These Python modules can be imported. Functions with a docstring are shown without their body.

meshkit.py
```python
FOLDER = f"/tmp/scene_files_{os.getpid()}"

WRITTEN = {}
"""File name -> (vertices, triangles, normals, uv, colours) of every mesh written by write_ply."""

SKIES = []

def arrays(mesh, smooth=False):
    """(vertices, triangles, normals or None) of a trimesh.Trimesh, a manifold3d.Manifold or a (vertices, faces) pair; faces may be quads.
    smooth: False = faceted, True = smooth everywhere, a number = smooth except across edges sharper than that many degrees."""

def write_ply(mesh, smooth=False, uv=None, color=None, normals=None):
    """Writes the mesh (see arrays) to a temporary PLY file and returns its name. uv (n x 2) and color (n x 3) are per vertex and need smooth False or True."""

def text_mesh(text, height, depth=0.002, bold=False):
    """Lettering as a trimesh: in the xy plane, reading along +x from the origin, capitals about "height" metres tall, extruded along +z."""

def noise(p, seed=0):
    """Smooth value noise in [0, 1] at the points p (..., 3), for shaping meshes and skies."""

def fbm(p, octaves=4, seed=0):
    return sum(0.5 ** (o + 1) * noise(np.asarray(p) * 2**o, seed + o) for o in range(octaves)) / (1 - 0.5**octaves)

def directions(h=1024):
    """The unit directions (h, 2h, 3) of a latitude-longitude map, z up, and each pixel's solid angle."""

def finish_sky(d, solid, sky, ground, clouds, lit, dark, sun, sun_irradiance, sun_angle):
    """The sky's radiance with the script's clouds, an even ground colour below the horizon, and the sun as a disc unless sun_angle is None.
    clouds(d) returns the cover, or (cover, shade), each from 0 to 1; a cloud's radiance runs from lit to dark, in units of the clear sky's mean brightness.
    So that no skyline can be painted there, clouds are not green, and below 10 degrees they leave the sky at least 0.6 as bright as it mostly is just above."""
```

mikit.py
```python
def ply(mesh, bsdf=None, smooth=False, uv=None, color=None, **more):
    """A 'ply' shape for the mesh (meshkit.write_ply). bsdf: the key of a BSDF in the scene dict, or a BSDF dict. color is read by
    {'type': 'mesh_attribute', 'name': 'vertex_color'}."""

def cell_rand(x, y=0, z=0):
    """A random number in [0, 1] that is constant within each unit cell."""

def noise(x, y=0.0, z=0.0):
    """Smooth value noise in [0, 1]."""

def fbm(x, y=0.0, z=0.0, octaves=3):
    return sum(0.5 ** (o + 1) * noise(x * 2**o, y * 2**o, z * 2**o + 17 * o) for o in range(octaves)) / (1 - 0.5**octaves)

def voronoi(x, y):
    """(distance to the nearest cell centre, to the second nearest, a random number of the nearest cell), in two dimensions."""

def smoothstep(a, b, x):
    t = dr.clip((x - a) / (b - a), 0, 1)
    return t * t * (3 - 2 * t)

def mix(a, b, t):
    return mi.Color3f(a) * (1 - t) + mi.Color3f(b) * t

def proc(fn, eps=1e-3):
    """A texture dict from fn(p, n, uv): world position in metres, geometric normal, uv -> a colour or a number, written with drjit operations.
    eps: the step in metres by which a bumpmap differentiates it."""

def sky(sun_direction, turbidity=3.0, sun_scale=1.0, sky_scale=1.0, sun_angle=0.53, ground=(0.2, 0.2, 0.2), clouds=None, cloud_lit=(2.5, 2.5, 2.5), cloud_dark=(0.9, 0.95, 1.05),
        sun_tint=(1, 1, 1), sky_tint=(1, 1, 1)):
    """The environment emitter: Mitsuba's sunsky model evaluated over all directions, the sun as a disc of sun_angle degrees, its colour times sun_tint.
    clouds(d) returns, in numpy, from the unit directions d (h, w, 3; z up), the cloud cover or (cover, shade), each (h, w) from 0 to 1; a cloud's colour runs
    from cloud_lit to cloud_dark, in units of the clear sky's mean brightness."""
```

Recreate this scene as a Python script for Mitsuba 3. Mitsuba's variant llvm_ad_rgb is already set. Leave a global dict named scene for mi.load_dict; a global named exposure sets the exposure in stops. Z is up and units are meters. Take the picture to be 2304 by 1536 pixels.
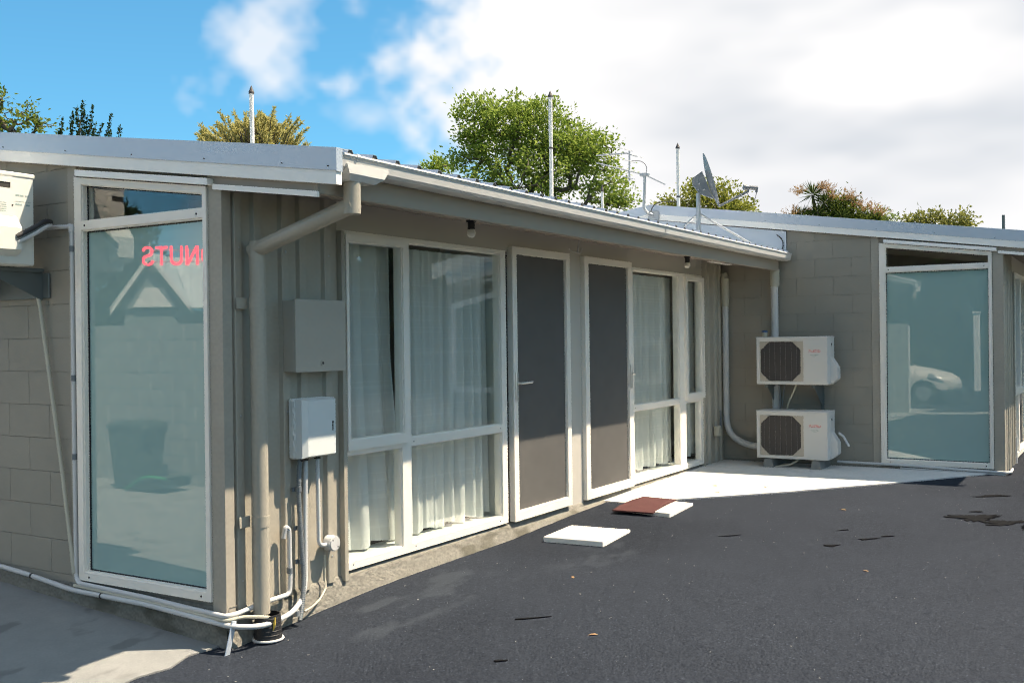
import math, random
import numpy as np
import trimesh, manifold3d
import shapely
from shapely.geometry import Polygon, box as sbox
from shapely import affinity
import mitsuba as mi
import drjit as dr
import mikit, meshkit
from mikit import noise, fbm, voronoi, cell_rand, smoothstep, mix

# ------------------------------------------------------------------ camera, sky, exposure
T = mi.ScalarTransform4f
CAM = np.array([-3.8581, -4.1279, 1.3860])
FWD = np.array([0.85443, 0.51957, -0.00121])
UPV = np.array([0.00770, -0.01033, 0.99992])
SUN = (0.88, -1.08, 2.20)


def clouds(d):
    az = np.degrees(np.arctan2(d[..., 1], d[..., 0]))
    el = np.degrees(np.arcsin(np.clip(d[..., 2], -1, 1)))
    q = d * 1.0
    n1 = meshkit.fbm(q * 9 + 3.1, 5, seed=11)
    n2 = meshkit.fbm(q * 3.2 + 7.7, 4, seed=5)
    n3 = meshkit.fbm(q * 24 + 1.3, 4, seed=8)
    # one large bank fills the sky from its western rim round to the north, thinner broken cloud elsewhere
    rim = (36.9 - az) + 0.42 * (el - 13) + (n1 - 0.5) * 20 + (n3 - 0.5) * 11
    bank = np.clip(rim / 6.0 + 0.32, 0, 1) * np.clip((az + 30) / 25 + (n2 - 0.5) * 2.0, 0, 1)
    bank = bank * bank * (3 - 2 * bank)
    puff = np.clip(1.25 - np.hypot((az - 44.2 - (16 - el) * 0.35) / 2.6, (el - 15.6) / 2.9) + (n3 - 0.5) * 2.2, 0, 1) * 0.72
    wisp = np.clip(1.1 - np.hypot((az - 38.8) / 2.6, (el - 12.1) / 1.0) + (n3 - 0.5) * 2.0, 0, 1) * 0.42
    broken = np.clip((n2 - 0.43) / 0.14, 0, 1) * np.clip((np.abs(az - 20) - 52) / 25, 0, 1) * 0.85
    cover = np.maximum.reduce([bank, puff, wisp, broken])
    g1 = meshkit.fbm(q * np.array([5.0, 5.0, 12.0]) + 2.2, 4, seed=21)
    shade = np.clip((g1 - 0.38) * 2.4 + (26 - az) * 0.016, 0, 0.9) * np.clip((40 - el) / 20, 0.25, 1)
    shade = shade * np.clip((30 - az) / 12, 0.08, 1)
    shade = np.where(el < 10, shade * np.clip(0.35 + (el - 4) / 8, 0.2, 1), shade)
    return cover, np.clip(shade, 0, 1)


SKY = mikit.sky(SUN, turbidity=2.6, clouds=clouds, cloud_lit=(2.62, 2.58, 2.56), cloud_dark=(1.38, 1.53, 1.72), ground=(0.10, 0.10, 0.10),
                sky_tint=(0.40, 0.74, 0.72))
exposure = 2.85

scene = {}
labels = {}
scene["camera"] = {
    "type": "perspective", "fov": 52.718, "fov_axis": "x", "near_clip": 0.05, "far_clip": 2000.0,
    "to_world": T().look_at(origin=CAM.tolist(), target=(CAM + FWD).tolist(), up=UPV.tolist()),
}
scene["sky"] = SKY

rng = np.random.default_rng(7)


# ------------------------------------------------------------------ helpers
def numbered(k):
    if k not in scene and k not in labels:
        return k
    i = 1
    while f"{k}_{i:03d}" in scene or f"{k}_{i:03d}" in labels:
        i += 1
    return f"{k}_{i:03d}"


def add(key, mesh, bsdf, smooth=False, label=None, **more):
    k = numbered(key)
    scene[k] = mikit.ply(mesh, bsdf, smooth, **more)
    if label:
        labels[k] = {"label": label}
    return k


def dup(key, src, mat4, bsdf=None):
    k = numbered(key)
    scene[k] = {**src, "to_world": mat4}
    if bsdf:
        scene[k]["bsdf"] = {"type": "ref", "id": bsdf}
    return k


def thing(name, label, cat, group=None):
    k = numbered(name)
    labels[k] = {"label": label, "category": cat}
    if group:
        labels[k]["group"] = group
    return k


def one(name, mesh, bsdf, label, cat, group=None, smooth=False, **more):
    k = numbered(name)
    scene[k] = mikit.ply(mesh, bsdf, smooth, **more)
    labels[k] = {"label": label, "category": cat}
    if group:
        labels[k]["group"] = group
    return k


def struct(name, mesh, bsdf, label=None, smooth=False, kind="structure"):
    k = numbered(name)
    scene[k] = mikit.ply(mesh, bsdf, smooth)
    labels[k] = {"kind": kind}
    if label:
        labels[k]["label"] = label
    return k


def cat_(ms):
    return trimesh.util.concatenate([m for m in ms if m is not None])


def box(x0, x1, y0, y1, z0, z1, b=0.0):
    x0, x1 = min(x0, x1), max(x0, x1)
    y0, y1 = min(y0, y1), max(y0, y1)
    z0, z1 = min(z0, z1), max(z0, z1)
    if b <= 0:
        m = trimesh.creation.box(extents=[x1 - x0, y1 - y0, z1 - z0])
        m.apply_translation([(x0 + x1) / 2, (y0 + y1) / 2, (z0 + z1) / 2])
        return m
    b = min(b, (x1 - x0) * 0.45, (y1 - y0) * 0.45, (z1 - z0) * 0.45)
    P = []
    for sx in (0, 1):
        for sy in (0, 1):
            for sz in (0, 1):
                for a in range(3):
                    ins = [b, b, b]
                    ins[a] = 0
                    P.append([(x0 + ins[0]) if sx == 0 else (x1 - ins[0]), (y0 + ins[1]) if sy == 0 else (y1 - ins[1]), (z0 + ins[2]) if sz == 0 else (z1 - ins[2])])
    return trimesh.convex.convex_hull(np.array(P))


def polys(g):
    return list(getattr(g, "geoms", [g]))


def extr(poly, h):
    return cat_([trimesh.creation.extrude_polygon(p, h, engine="earcut") for p in polys(poly)])


def exY(poly, y0, y1):
    """polygon in (x, z) made into a slab from y0 to y1"""
    m = extr(poly, y1 - y0)
    v = m.vertices.copy()
    return trimesh.Trimesh(np.stack([v[:, 0], y0 + v[:, 2], v[:, 1]], 1), m.faces[:, ::-1], process=False)


def exX(poly, x0, x1):
    """polygon in (y, z) made into a slab from x0 to x1"""
    m = extr(poly, x1 - x0)
    v = m.vertices.copy()
    return trimesh.Trimesh(np.stack([x0 + v[:, 2], v[:, 0], v[:, 1]], 1), m.faces, process=False)


def fillet(pts, r, n=5):
    pts = [np.array(p, float) for p in pts]
    out = [pts[0]]
    for a, b, c in zip(pts[:-2], pts[1:-1], pts[2:]):
        u, v = a - b, c - b
        lu, lv = np.linalg.norm(u), np.linalg.norm(v)
        k = min(r, lu * 0.45, lv * 0.45)
        p, q = b + u / lu * k, b + v / lv * k
        for t in np.linspace(0, 1, n + 1):
            out.append((1 - t) ** 2 * p + 2 * t * (1 - t) * b + t * t * q)
    out.append(pts[-1])
    return np.array(out)


def tube(pts, r, n=10, bend=0.0, caps=True, flat=1.0):
    P = fillet(pts, bend) if bend > 0 else np.array(pts, float)
    k = len(P)
    R = np.broadcast_to(np.asarray(r, float), (k,)) if np.ndim(r) else np.full(k, float(r))
    tang = np.gradient(P, axis=0) if k > 2 else np.repeat([P[1] - P[0]], 2, 0)
    tang /= np.linalg.norm(tang, axis=1, keepdims=True)
    ref = np.array([0.0, 0, 1]) if abs(tang[0][2]) < 0.9 else np.array([1.0, 0, 0])
    u = np.cross(tang[0], ref)
    u /= np.linalg.norm(u)
    V = []
    a = np.arange(n) / n * 2 * np.pi
    for i in range(k):
        u = u - tang[i] * (u @ tang[i])
        u /= np.linalg.norm(u)
        w = np.cross(tang[i], u)
        V.append(P[i] + R[i] * (np.cos(a)[:, None] * u + flat * np.sin(a)[:, None] * w))
    V = np.concatenate(V)
    F = []
    for i in range(k - 1):
        for j in range(n):
            a0, a1, b0, b1 = i * n + j, i * n + (j + 1) % n, (i + 1) * n + j, (i + 1) * n + (j + 1) % n
            F += [[a0, a1, b1], [a0, b1, b0]]
    if caps:
        c0, c1 = len(V), len(V) + 1
        V = np.vstack([V, P[0], P[-1]])
        for j in range(n):
            F += [[c0, (j + 1) % n, j], [c1, (k - 1) * n + j, (k - 1) * n + (j + 1) % n]]
    return trimesh.Trimesh(V, np.array(F), process=False)


def cyl(c, r, h, axis="z", n=20, r2=None):
    """cylinder or cone frustum from c along axis, length h"""
    d = {"x": [1, 0, 0], "y": [0, 1, 0], "z": [0, 0, 1]}[axis]
    c = np.array(c, float)
    return tube([c, c + np.array(d) * h], [r, r if r2 is None else r2], n)


def frame_xz(x0, x1, z0, z1, holes, y0, y1):
    g = sbox(x0, z0, x1, z1)
    for h in holes:
        g = g.difference(sbox(h[0], h[2], h[1], h[3]))
    return exY(g, y0, y1)


# ------------------------------------------------------------------ materials
def rgb(*c):
    return {"type": "rgb", "value": list(map(float, c))}


def two(d):
    return {"type": "twosided", "bsdf": d}


def bump(d, fn, scale=1.0, eps=2e-3):
    return {"type": "bumpmap", "arbitrary": mikit.proc(fn, eps), "scale": float(scale), "bsdf": d}


def prin(color, rough=0.5, **k):
    c = color if isinstance(color, dict) else rgb(*color)
    return {"type": "principled", "base_color": c, "roughness": float(rough), **k}


def plain(name, color, rough=0.5, **k):
    scene[name] = two(prin(color, rough, **k))


def mottle(c, amt=0.08, f=6.0, fine=70.0):
    c = np.array(c)
    lo, hi = (c * (1 - amt)).tolist(), (c * (1 + amt)).tolist()

    def fn(p, n, uv):
        t = 0.6 * fbm(p.x * f, p.y * f, p.z * f, 3) + 0.4 * noise(p.x * fine, p.y * fine, p.z * fine)
        return mix(lo, hi, t)
    return mikit.proc(fn)


TAUPE = (0.335, 0.307, 0.254)
scene["wall_paint"] = two(bump(prin(mottle(TAUPE, 0.12), 0.55, specular=0.4),
                               lambda p, n, uv: 0.0016 * fbm(p.x * 90, p.y * 90, p.z * 90, 2), 1.0))
scene["block_paint"] = two(bump(prin(mottle((0.268, 0.249, 0.208), 0.08, 4.0, 120.0), 0.65, specular=0.3),
                                lambda p, n, uv: 0.0028 * fbm(p.x * 70, p.y * 70, p.z * 70, 3), 1.0))
scene["block_paint_b"] = two(bump(prin(mottle((0.274, 0.254, 0.212), 0.08, 4.0, 120.0), 0.65, specular=0.3),
                                  lambda p, n, uv: 0.0028 * fbm(p.x * 70, p.y * 70, p.z * 70, 3), 1.0))
scene["clad_paint"] = two(prin(mottle((0.338, 0.314, 0.258), 0.08, 3.0), 0.38, specular=0.5))
scene["joint_mortar"] = two(prin((0.235, 0.216, 0.184), 0.9))
scene["fascia_paint"] = two(prin((0.345, 0.302, 0.246), 0.6, specular=0.2))
scene["panel_paint"] = two(prin((0.455, 0.435, 0.385), 0.5))
scene["trim_white"] = two(prin((0.76, 0.72, 0.645), 0.35, specular=0.5))
scene["board_white"] = two(prin(mottle((0.84, 0.82, 0.78), 0.04, 9.0), 0.5))
scene["flash_steel"] = two(prin(mottle((0.50, 0.555, 0.62), 0.02, 4.0, 25.0), 0.38, metallic=0.35, specular=0.5))
scene["roof_steel"] = two(prin((0.62, 0.65, 0.68), 0.35, metallic=0.75))
scene["roof_under"] = two(prin((0.10, 0.10, 0.10), 0.8))
scene["gutter_white"] = two(prin((0.56, 0.555, 0.53), 0.3, specular=0.5))
scene["soffit_paint"] = two(prin((0.29, 0.255, 0.215), 0.6))
scene["pvc_white"] = two(prin((0.50, 0.505, 0.50), 0.4))
scene["pvc_grey"] = two(prin((0.125, 0.145, 0.16), 0.5))
scene["pvc_cream"] = two(prin((0.42, 0.40, 0.32), 0.5))
scene["black_plastic"] = two(prin((0.02, 0.02, 0.022), 0.5))
scene["galv"] = two(prin((0.40, 0.42, 0.43), 0.42, metallic=0.6))
scene["bracket_steel"] = two(prin((0.13, 0.15, 0.15), 0.5, metallic=0.3))
scene["ac_white"] = two(prin((0.54, 0.54, 0.52), 0.4))
scene["ac_cream"] = two(prin((0.66, 0.655, 0.60), 0.4))
scene["ac_tan"] = two(prin((0.40, 0.36, 0.30), 0.5))
scene["ac_dark"] = two(prin((0.045, 0.040, 0.038), 0.6))
scene["ac_bar"] = two(prin((0.15, 0.135, 0.13), 0.5))
scene["print_red"] = two(prin((0.62, 0.10, 0.09), 0.5))
scene["print_grey"] = two(prin((0.30, 0.38, 0.36), 0.5))
scene["box_grey"] = two(prin((0.60, 0.63, 0.62), 0.35, specular=0.5))
scene["meter_paint"] = two(prin(mottle((0.395, 0.360, 0.302), 0.04, 9.0), 0.4, specular=0.5))
scene["screen_mesh"] = two(bump(prin(mottle((0.103, 0.100, 0.094), 0.12, 9.0, 260.0), 0.7),
                                lambda p, n, uv: 0.0006 * dr.sin(p.x * 1500) * dr.sin(p.z * 1500), 1.0, 5e-4))
scene["steel_handle"] = two(prin((0.72, 0.71, 0.68), 0.25, metallic=0.8))
scene["red_rubber"] = two(bump(prin(mottle((0.062, 0.018, 0.017), 0.25, 12.0, 160.0), 0.85),
                               lambda p, n, uv: 0.003 * noise(p.x * 160, p.y * 160), 1.0))
scene["paver_white"] = two(prin(mottle((0.72, 0.69, 0.63), 0.07, 6.0, 90.0), 0.7))
scene["room_paint"] = two(prin((0.42, 0.40, 0.36), 0.8))
scene["room_pale"] = two(prin((0.62, 0.63, 0.58), 0.7))
scene["room_floor"] = two(prin((0.10, 0.085, 0.07), 0.9))
scene["dark_gap"] = two(prin((0.03, 0.028, 0.025), 0.8))
scene["gasket"] = two(prin((0.015, 0.015, 0.018), 0.6))
scene["pane_glass"] = {"type": "thindielectric", "int_ior": 1.62, "specular_transmittance": rgb(0.91, 0.95, 0.93)}
scene["film_glass"] = two({"type": "plastic", "int_ior": 2.0, "diffuse_reflectance": rgb(0.285, 0.425, 0.405), "nonlinear": False})
scene["bulb_glass"] = two(prin((0.78, 0.76, 0.70), 0.15))


def curtain_col(p, n, uv):
    weave = 0.93 + 0.07 * smoothstep(0.55, 0.9, noise(p.x * 2.0, p.y * 2.0, p.z * 62.0))
    return mi.Color3f(0.90, 0.91, 0.885) * weave


scene["curtain_cloth"] = {"type": "principledthin", "base_color": mikit.proc(curtain_col), "roughness": 0.8, "diff_trans": 0.55}


def asphalt_col(p, n, uv):
    big = fbm(p.x * 0.55 + 3, p.y * 0.55, 0.0, 4)
    mid = fbm(p.x * 4.0, p.y * 4.0, 5.0, 3)
    grain = smoothstep(0.25, 0.75, noise(p.x * 95, p.y * 95)) * 0.5 + smoothstep(0.3, 0.7, noise(p.x * 190, p.y * 190)) * 0.5
    c = mix((0.0112, 0.0142, 0.0200), (0.0280, 0.0348, 0.0475), 0.32 * smoothstep(0.3, 0.7, big) + 0.18 * mid + 0.50 * grain)
    stone = cell_rand(dr.floor(p.x * 130), dr.floor(p.y * 130), 3)
    c = dr.select(stone > 0.985, c * 1.7, c)
    # pale scuffed cement wash trowelled along the wall and round the step
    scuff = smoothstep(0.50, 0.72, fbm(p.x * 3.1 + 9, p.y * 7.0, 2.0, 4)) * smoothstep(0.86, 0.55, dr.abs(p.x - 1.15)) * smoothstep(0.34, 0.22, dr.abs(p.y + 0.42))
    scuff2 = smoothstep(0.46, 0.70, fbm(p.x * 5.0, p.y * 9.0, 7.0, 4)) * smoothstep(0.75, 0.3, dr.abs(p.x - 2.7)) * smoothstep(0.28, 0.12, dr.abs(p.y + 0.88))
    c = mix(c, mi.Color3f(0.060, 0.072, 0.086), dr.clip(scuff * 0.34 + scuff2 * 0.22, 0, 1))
    return c


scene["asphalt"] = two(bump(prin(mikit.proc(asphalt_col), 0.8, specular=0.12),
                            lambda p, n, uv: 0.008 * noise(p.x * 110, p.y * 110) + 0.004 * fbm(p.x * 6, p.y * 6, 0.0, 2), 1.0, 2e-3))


def concrete_col(p, n, uv):
    t = 0.55 * fbm(p.x * 2.2, p.y * 2.2, p.z * 2, 4) + 0.25 * fbm(p.x * 14, p.y * 14, p.z * 14, 3) + 0.2 * noise(p.x * 130, p.y * 130, p.z * 130)
    c = mix((0.15, 0.157, 0.155), (0.27, 0.272, 0.26), t)
    stain = smoothstep(0.60, 0.75, fbm(p.x * 3.5 + 4, p.y * 6.5, 1.0, 4))
    return mix(c, mi.Color3f(0.10, 0.10, 0.095), stain * 0.5)


scene["concrete"] = two(bump(prin(mikit.proc(concrete_col), 0.8, specular=0.2),
                             lambda p, n, uv: 0.002 * noise(p.x * 70, p.y * 70) + 0.004 * fbm(p.x * 5, p.y * 22, 0.0, 2), 1.0))


def pad_col(p, n, uv):
    t = 0.6 * fbm(p.x * 2.2, p.y * 2.2, 3.0, 4) + 0.4 * noise(p.x * 60, p.y * 60)
    return mix((0.42, 0.42, 0.40), (0.56, 0.555, 0.53), t)


scene["pad_concrete"] = two(bump(prin(mikit.proc(pad_col), 0.8, specular=0.2), lambda p, n, uv: 0.0025 * noise(p.x * 60, p.y * 60), 1.0))


def plinth_col(p, n, uv):
    a = fbm(p.x * 22, p.y * 22, p.z * 22, 3)
    b = noise(p.x * 85, p.y * 85, p.z * 85)
    c = mix((0.115, 0.11, 0.095), (0.285, 0.275, 0.24), 0.5 * a + 0.5 * b)
    moss = smoothstep(0.55, 0.72, fbm(p.x * 4.0 + 2, p.y * 4.0, p.z * 9.0, 3))
    return mix(c, mi.Color3f(0.065, 0.062, 0.042), moss * 0.6)


scene["plinth_concrete"] = two(bump(prin(mikit.proc(plinth_col), 0.9, specular=0.15),
                                    lambda p, n, uv: 0.012 * fbm(p.x * 55, p.y * 55, p.z * 55, 3), 1.0))


def lawn_col(p, n, uv):
    return mix((0.05, 0.075, 0.025), (0.10, 0.12, 0.045), fbm(p.x * 0.8, p.y * 0.8, 0.0, 4))


scene["lawn"] = two(prin(mikit.proc(lawn_col), 0.9))
for nm, tr in (("leaf_broad", 0.9), ("leaf_thin", 0.7)):
    scene[nm] = {"type": "principledthin", "base_color": {"type": "mesh_attribute", "name": "vertex_color"}, "roughness": 0.45, "diff_trans": tr}
scene["bark"] = two(prin(mottle((0.10, 0.085, 0.065), 0.3, 5.0, 40.0), 0.9))
scene["tar_black"] = two(prin((0.007, 0.0075, 0.0085), 0.9, specular=0.08))
scene["dead_leaf"] = two(prin((0.33, 0.20, 0.10), 0.8))
scene["grit"] = two(prin((0.24, 0.235, 0.22), 0.8))


# ------------------------------------------------------------------ ground
def G(x, y):
    x, y = np.asarray(x, float), np.asarray(y, float)
    zf = np.interp(x, [-30, -8, -4, -2, -1, 0, 0.5, 0.93, 1.3, 2.8, 3.9, 5, 6, 7.6, 12, 30],
                   [-0.50, -0.37, -0.31, -0.275, -0.245, -0.215, -0.185, -0.158, -0.140, -0.125, -0.080, -0.056, -0.046, -0.035, 0.0, 0.12])
    back = np.where(x < 0.1, 0.068 * np.clip(y, 0, 2.2) * np.exp(np.minimum(x, 0) / 1.6), 0)
    front = 0.012 * np.minimum(y, 0) * np.clip(1 - x / 5.0, 0, 1)
    return zf + back + front


def grid(xs, ys, zf):
    X, Y = np.meshgrid(xs, ys, indexing="ij")
    V = np.stack([X, Y, zf(X, Y)], -1).reshape(-1, 3)
    n, m = len(xs), len(ys)
    i, j = np.meshgrid(np.arange(n - 1), np.arange(m - 1), indexing="ij")
    a = (i * m + j).ravel()
    F = np.concatenate([np.stack([a, a + m, a + m + 1], 1), np.stack([a, a + m + 1, a + 1], 1)])
    return trimesh.Trimesh(V, F, process=False)


xs = np.unique(np.round(np.concatenate([np.linspace(-40, -7, 24), np.linspace(-7, 12, 96), np.linspace(12, 24, 10)]), 4))
ys = np.unique(np.round(np.concatenate([np.linspace(-16, -5, 16), np.linspace(-5, 3, 41), np.linspace(3, 16, 14)]), 4))
struct("driveway", grid(xs, ys, G), "asphalt", "dark grey asphalt driveway flecked with grit in front of the units", smooth=True)
R0 = 900.0
gm = grid(np.array([-R0, -60, 60, R0]), np.array([-R0, -60, 60, R0]), lambda X, Y: np.full(X.shape, -0.75))
struct("ground", gm, "lawn", "grassy ground stretching away behind the buildings")


def slab(poly, lift, thick, size=0.18):
    m = extr(poly, thick)
    v, f = trimesh.remesh.subdivide_to_size(m.vertices, m.faces, size, max_iter=12)
    v = v.copy()
    v[:, 2] += G(v[:, 0], v[:, 1]) + lift - thick
    return trimesh.Trimesh(v, f, process=False)


rr = np.random.default_rng(3)
edge = [(0.03, 0.03), (-0.09, 0.05)]
for i, x in enumerate(np.linspace(-0.2, -6.6, 40)):
    edge.append((x, 0.045 + 0.012 * x + 0.012 * rr.standard_normal()))
struct("concrete_path", slab(Polygon(edge + [(-6.6, 9.0), (0.03, 9.0)]), 0.008, 0.05), "concrete",
       "grey concrete path beside the block gable wall, half in shadow")
pad = [(4.45, 0.04), (4.44, -0.22), (4.70, -0.50), (5.10, -0.90), (5.58, -1.33), (6.0, -1.66), (6.43, -2.0), (6.9, -2.33), (7.36, -2.65), (7.72, -2.90), (7.72, 0.04)]
struct("concrete_pad", slab(Polygon(pad), 0.012, 0.06), "pad_concrete", "pale concrete pad in the corner under the heat pumps")
cur = [(-4.5, 0.12), (-4.55, -0.1), (-4.75, -0.45), (-5.1, -0.9), (-5.6, -1.35), (-6.4, -1.8), (-7.5, -2.1)]
struct("kerb", slab(shapely.LineString(cur).buffer(0.07), 0.03, 0.08), "pad_concrete", "thin curved concrete kerb strip crossing the driveway mouth")


# ------------------------------------------------------------------ motel units
ROOF_S = 0.1425


def roof_z(y):
    return 2.280 + ROOF_S * (y + 0.80)


RIDGE_Y = 3.79
UNIT_D = 7.58
BX0, BX1 = -0.060, -0.020      # barge board in x


def course_rows(wall_key, y_lo, y_hi, zmax, skip, shift=0.0):
    """Each concrete block of the gable wall is a piece; joints are recessed 5 mm."""
    cache = {}
    row = 0
    z = 0.034 - 0.2
    while z < 3.2:
        z0, z1 = z + 0.0015, z + 0.1985
        y = y_lo - 0.4 + (0.2 if (row % 2) else 0.0) + shift
        while y < y_hi:
            a, b = max(y + 0.0015, y_lo), min(y + 0.3985, y_hi)
            y += 0.4
            if b - a < 0.03:
                continue
            g = sbox(a, z0, b, z1).intersection(zmax)
            for s in skip:
                g = g.difference(s)
            if g.is_empty or g.area < 0.002:
                continue
            full = abs(g.area - (b - a) * 0.196) < 1e-6
            bs = "block_paint" if rng.random() < 0.5 else "block_paint_b"
            if full:
                w = round(b - a, 3)
                if w not in cache:
                    cache[w] = mikit.ply(box(-0.002, 0.012, -w / 2, w / 2, -0.0985, 0.0985, 0.0018), bs)
                dup(wall_key + "__block", cache[w], UT @ T().translate([float(rng.normal(0, 0.0007)), (a + b) / 2, (z0 + z1) / 2]), bs)
            else:
                for p in polys(g):
                    if p.geom_type == "Polygon" and p.area > 0.002:
                        m = exX(p, -0.002, 0.012)
                        k = add(wall_key + "__block", m, bs)
                        scene[k]["to_world"] = UT
        z += 0.2
        row += 1


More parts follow.
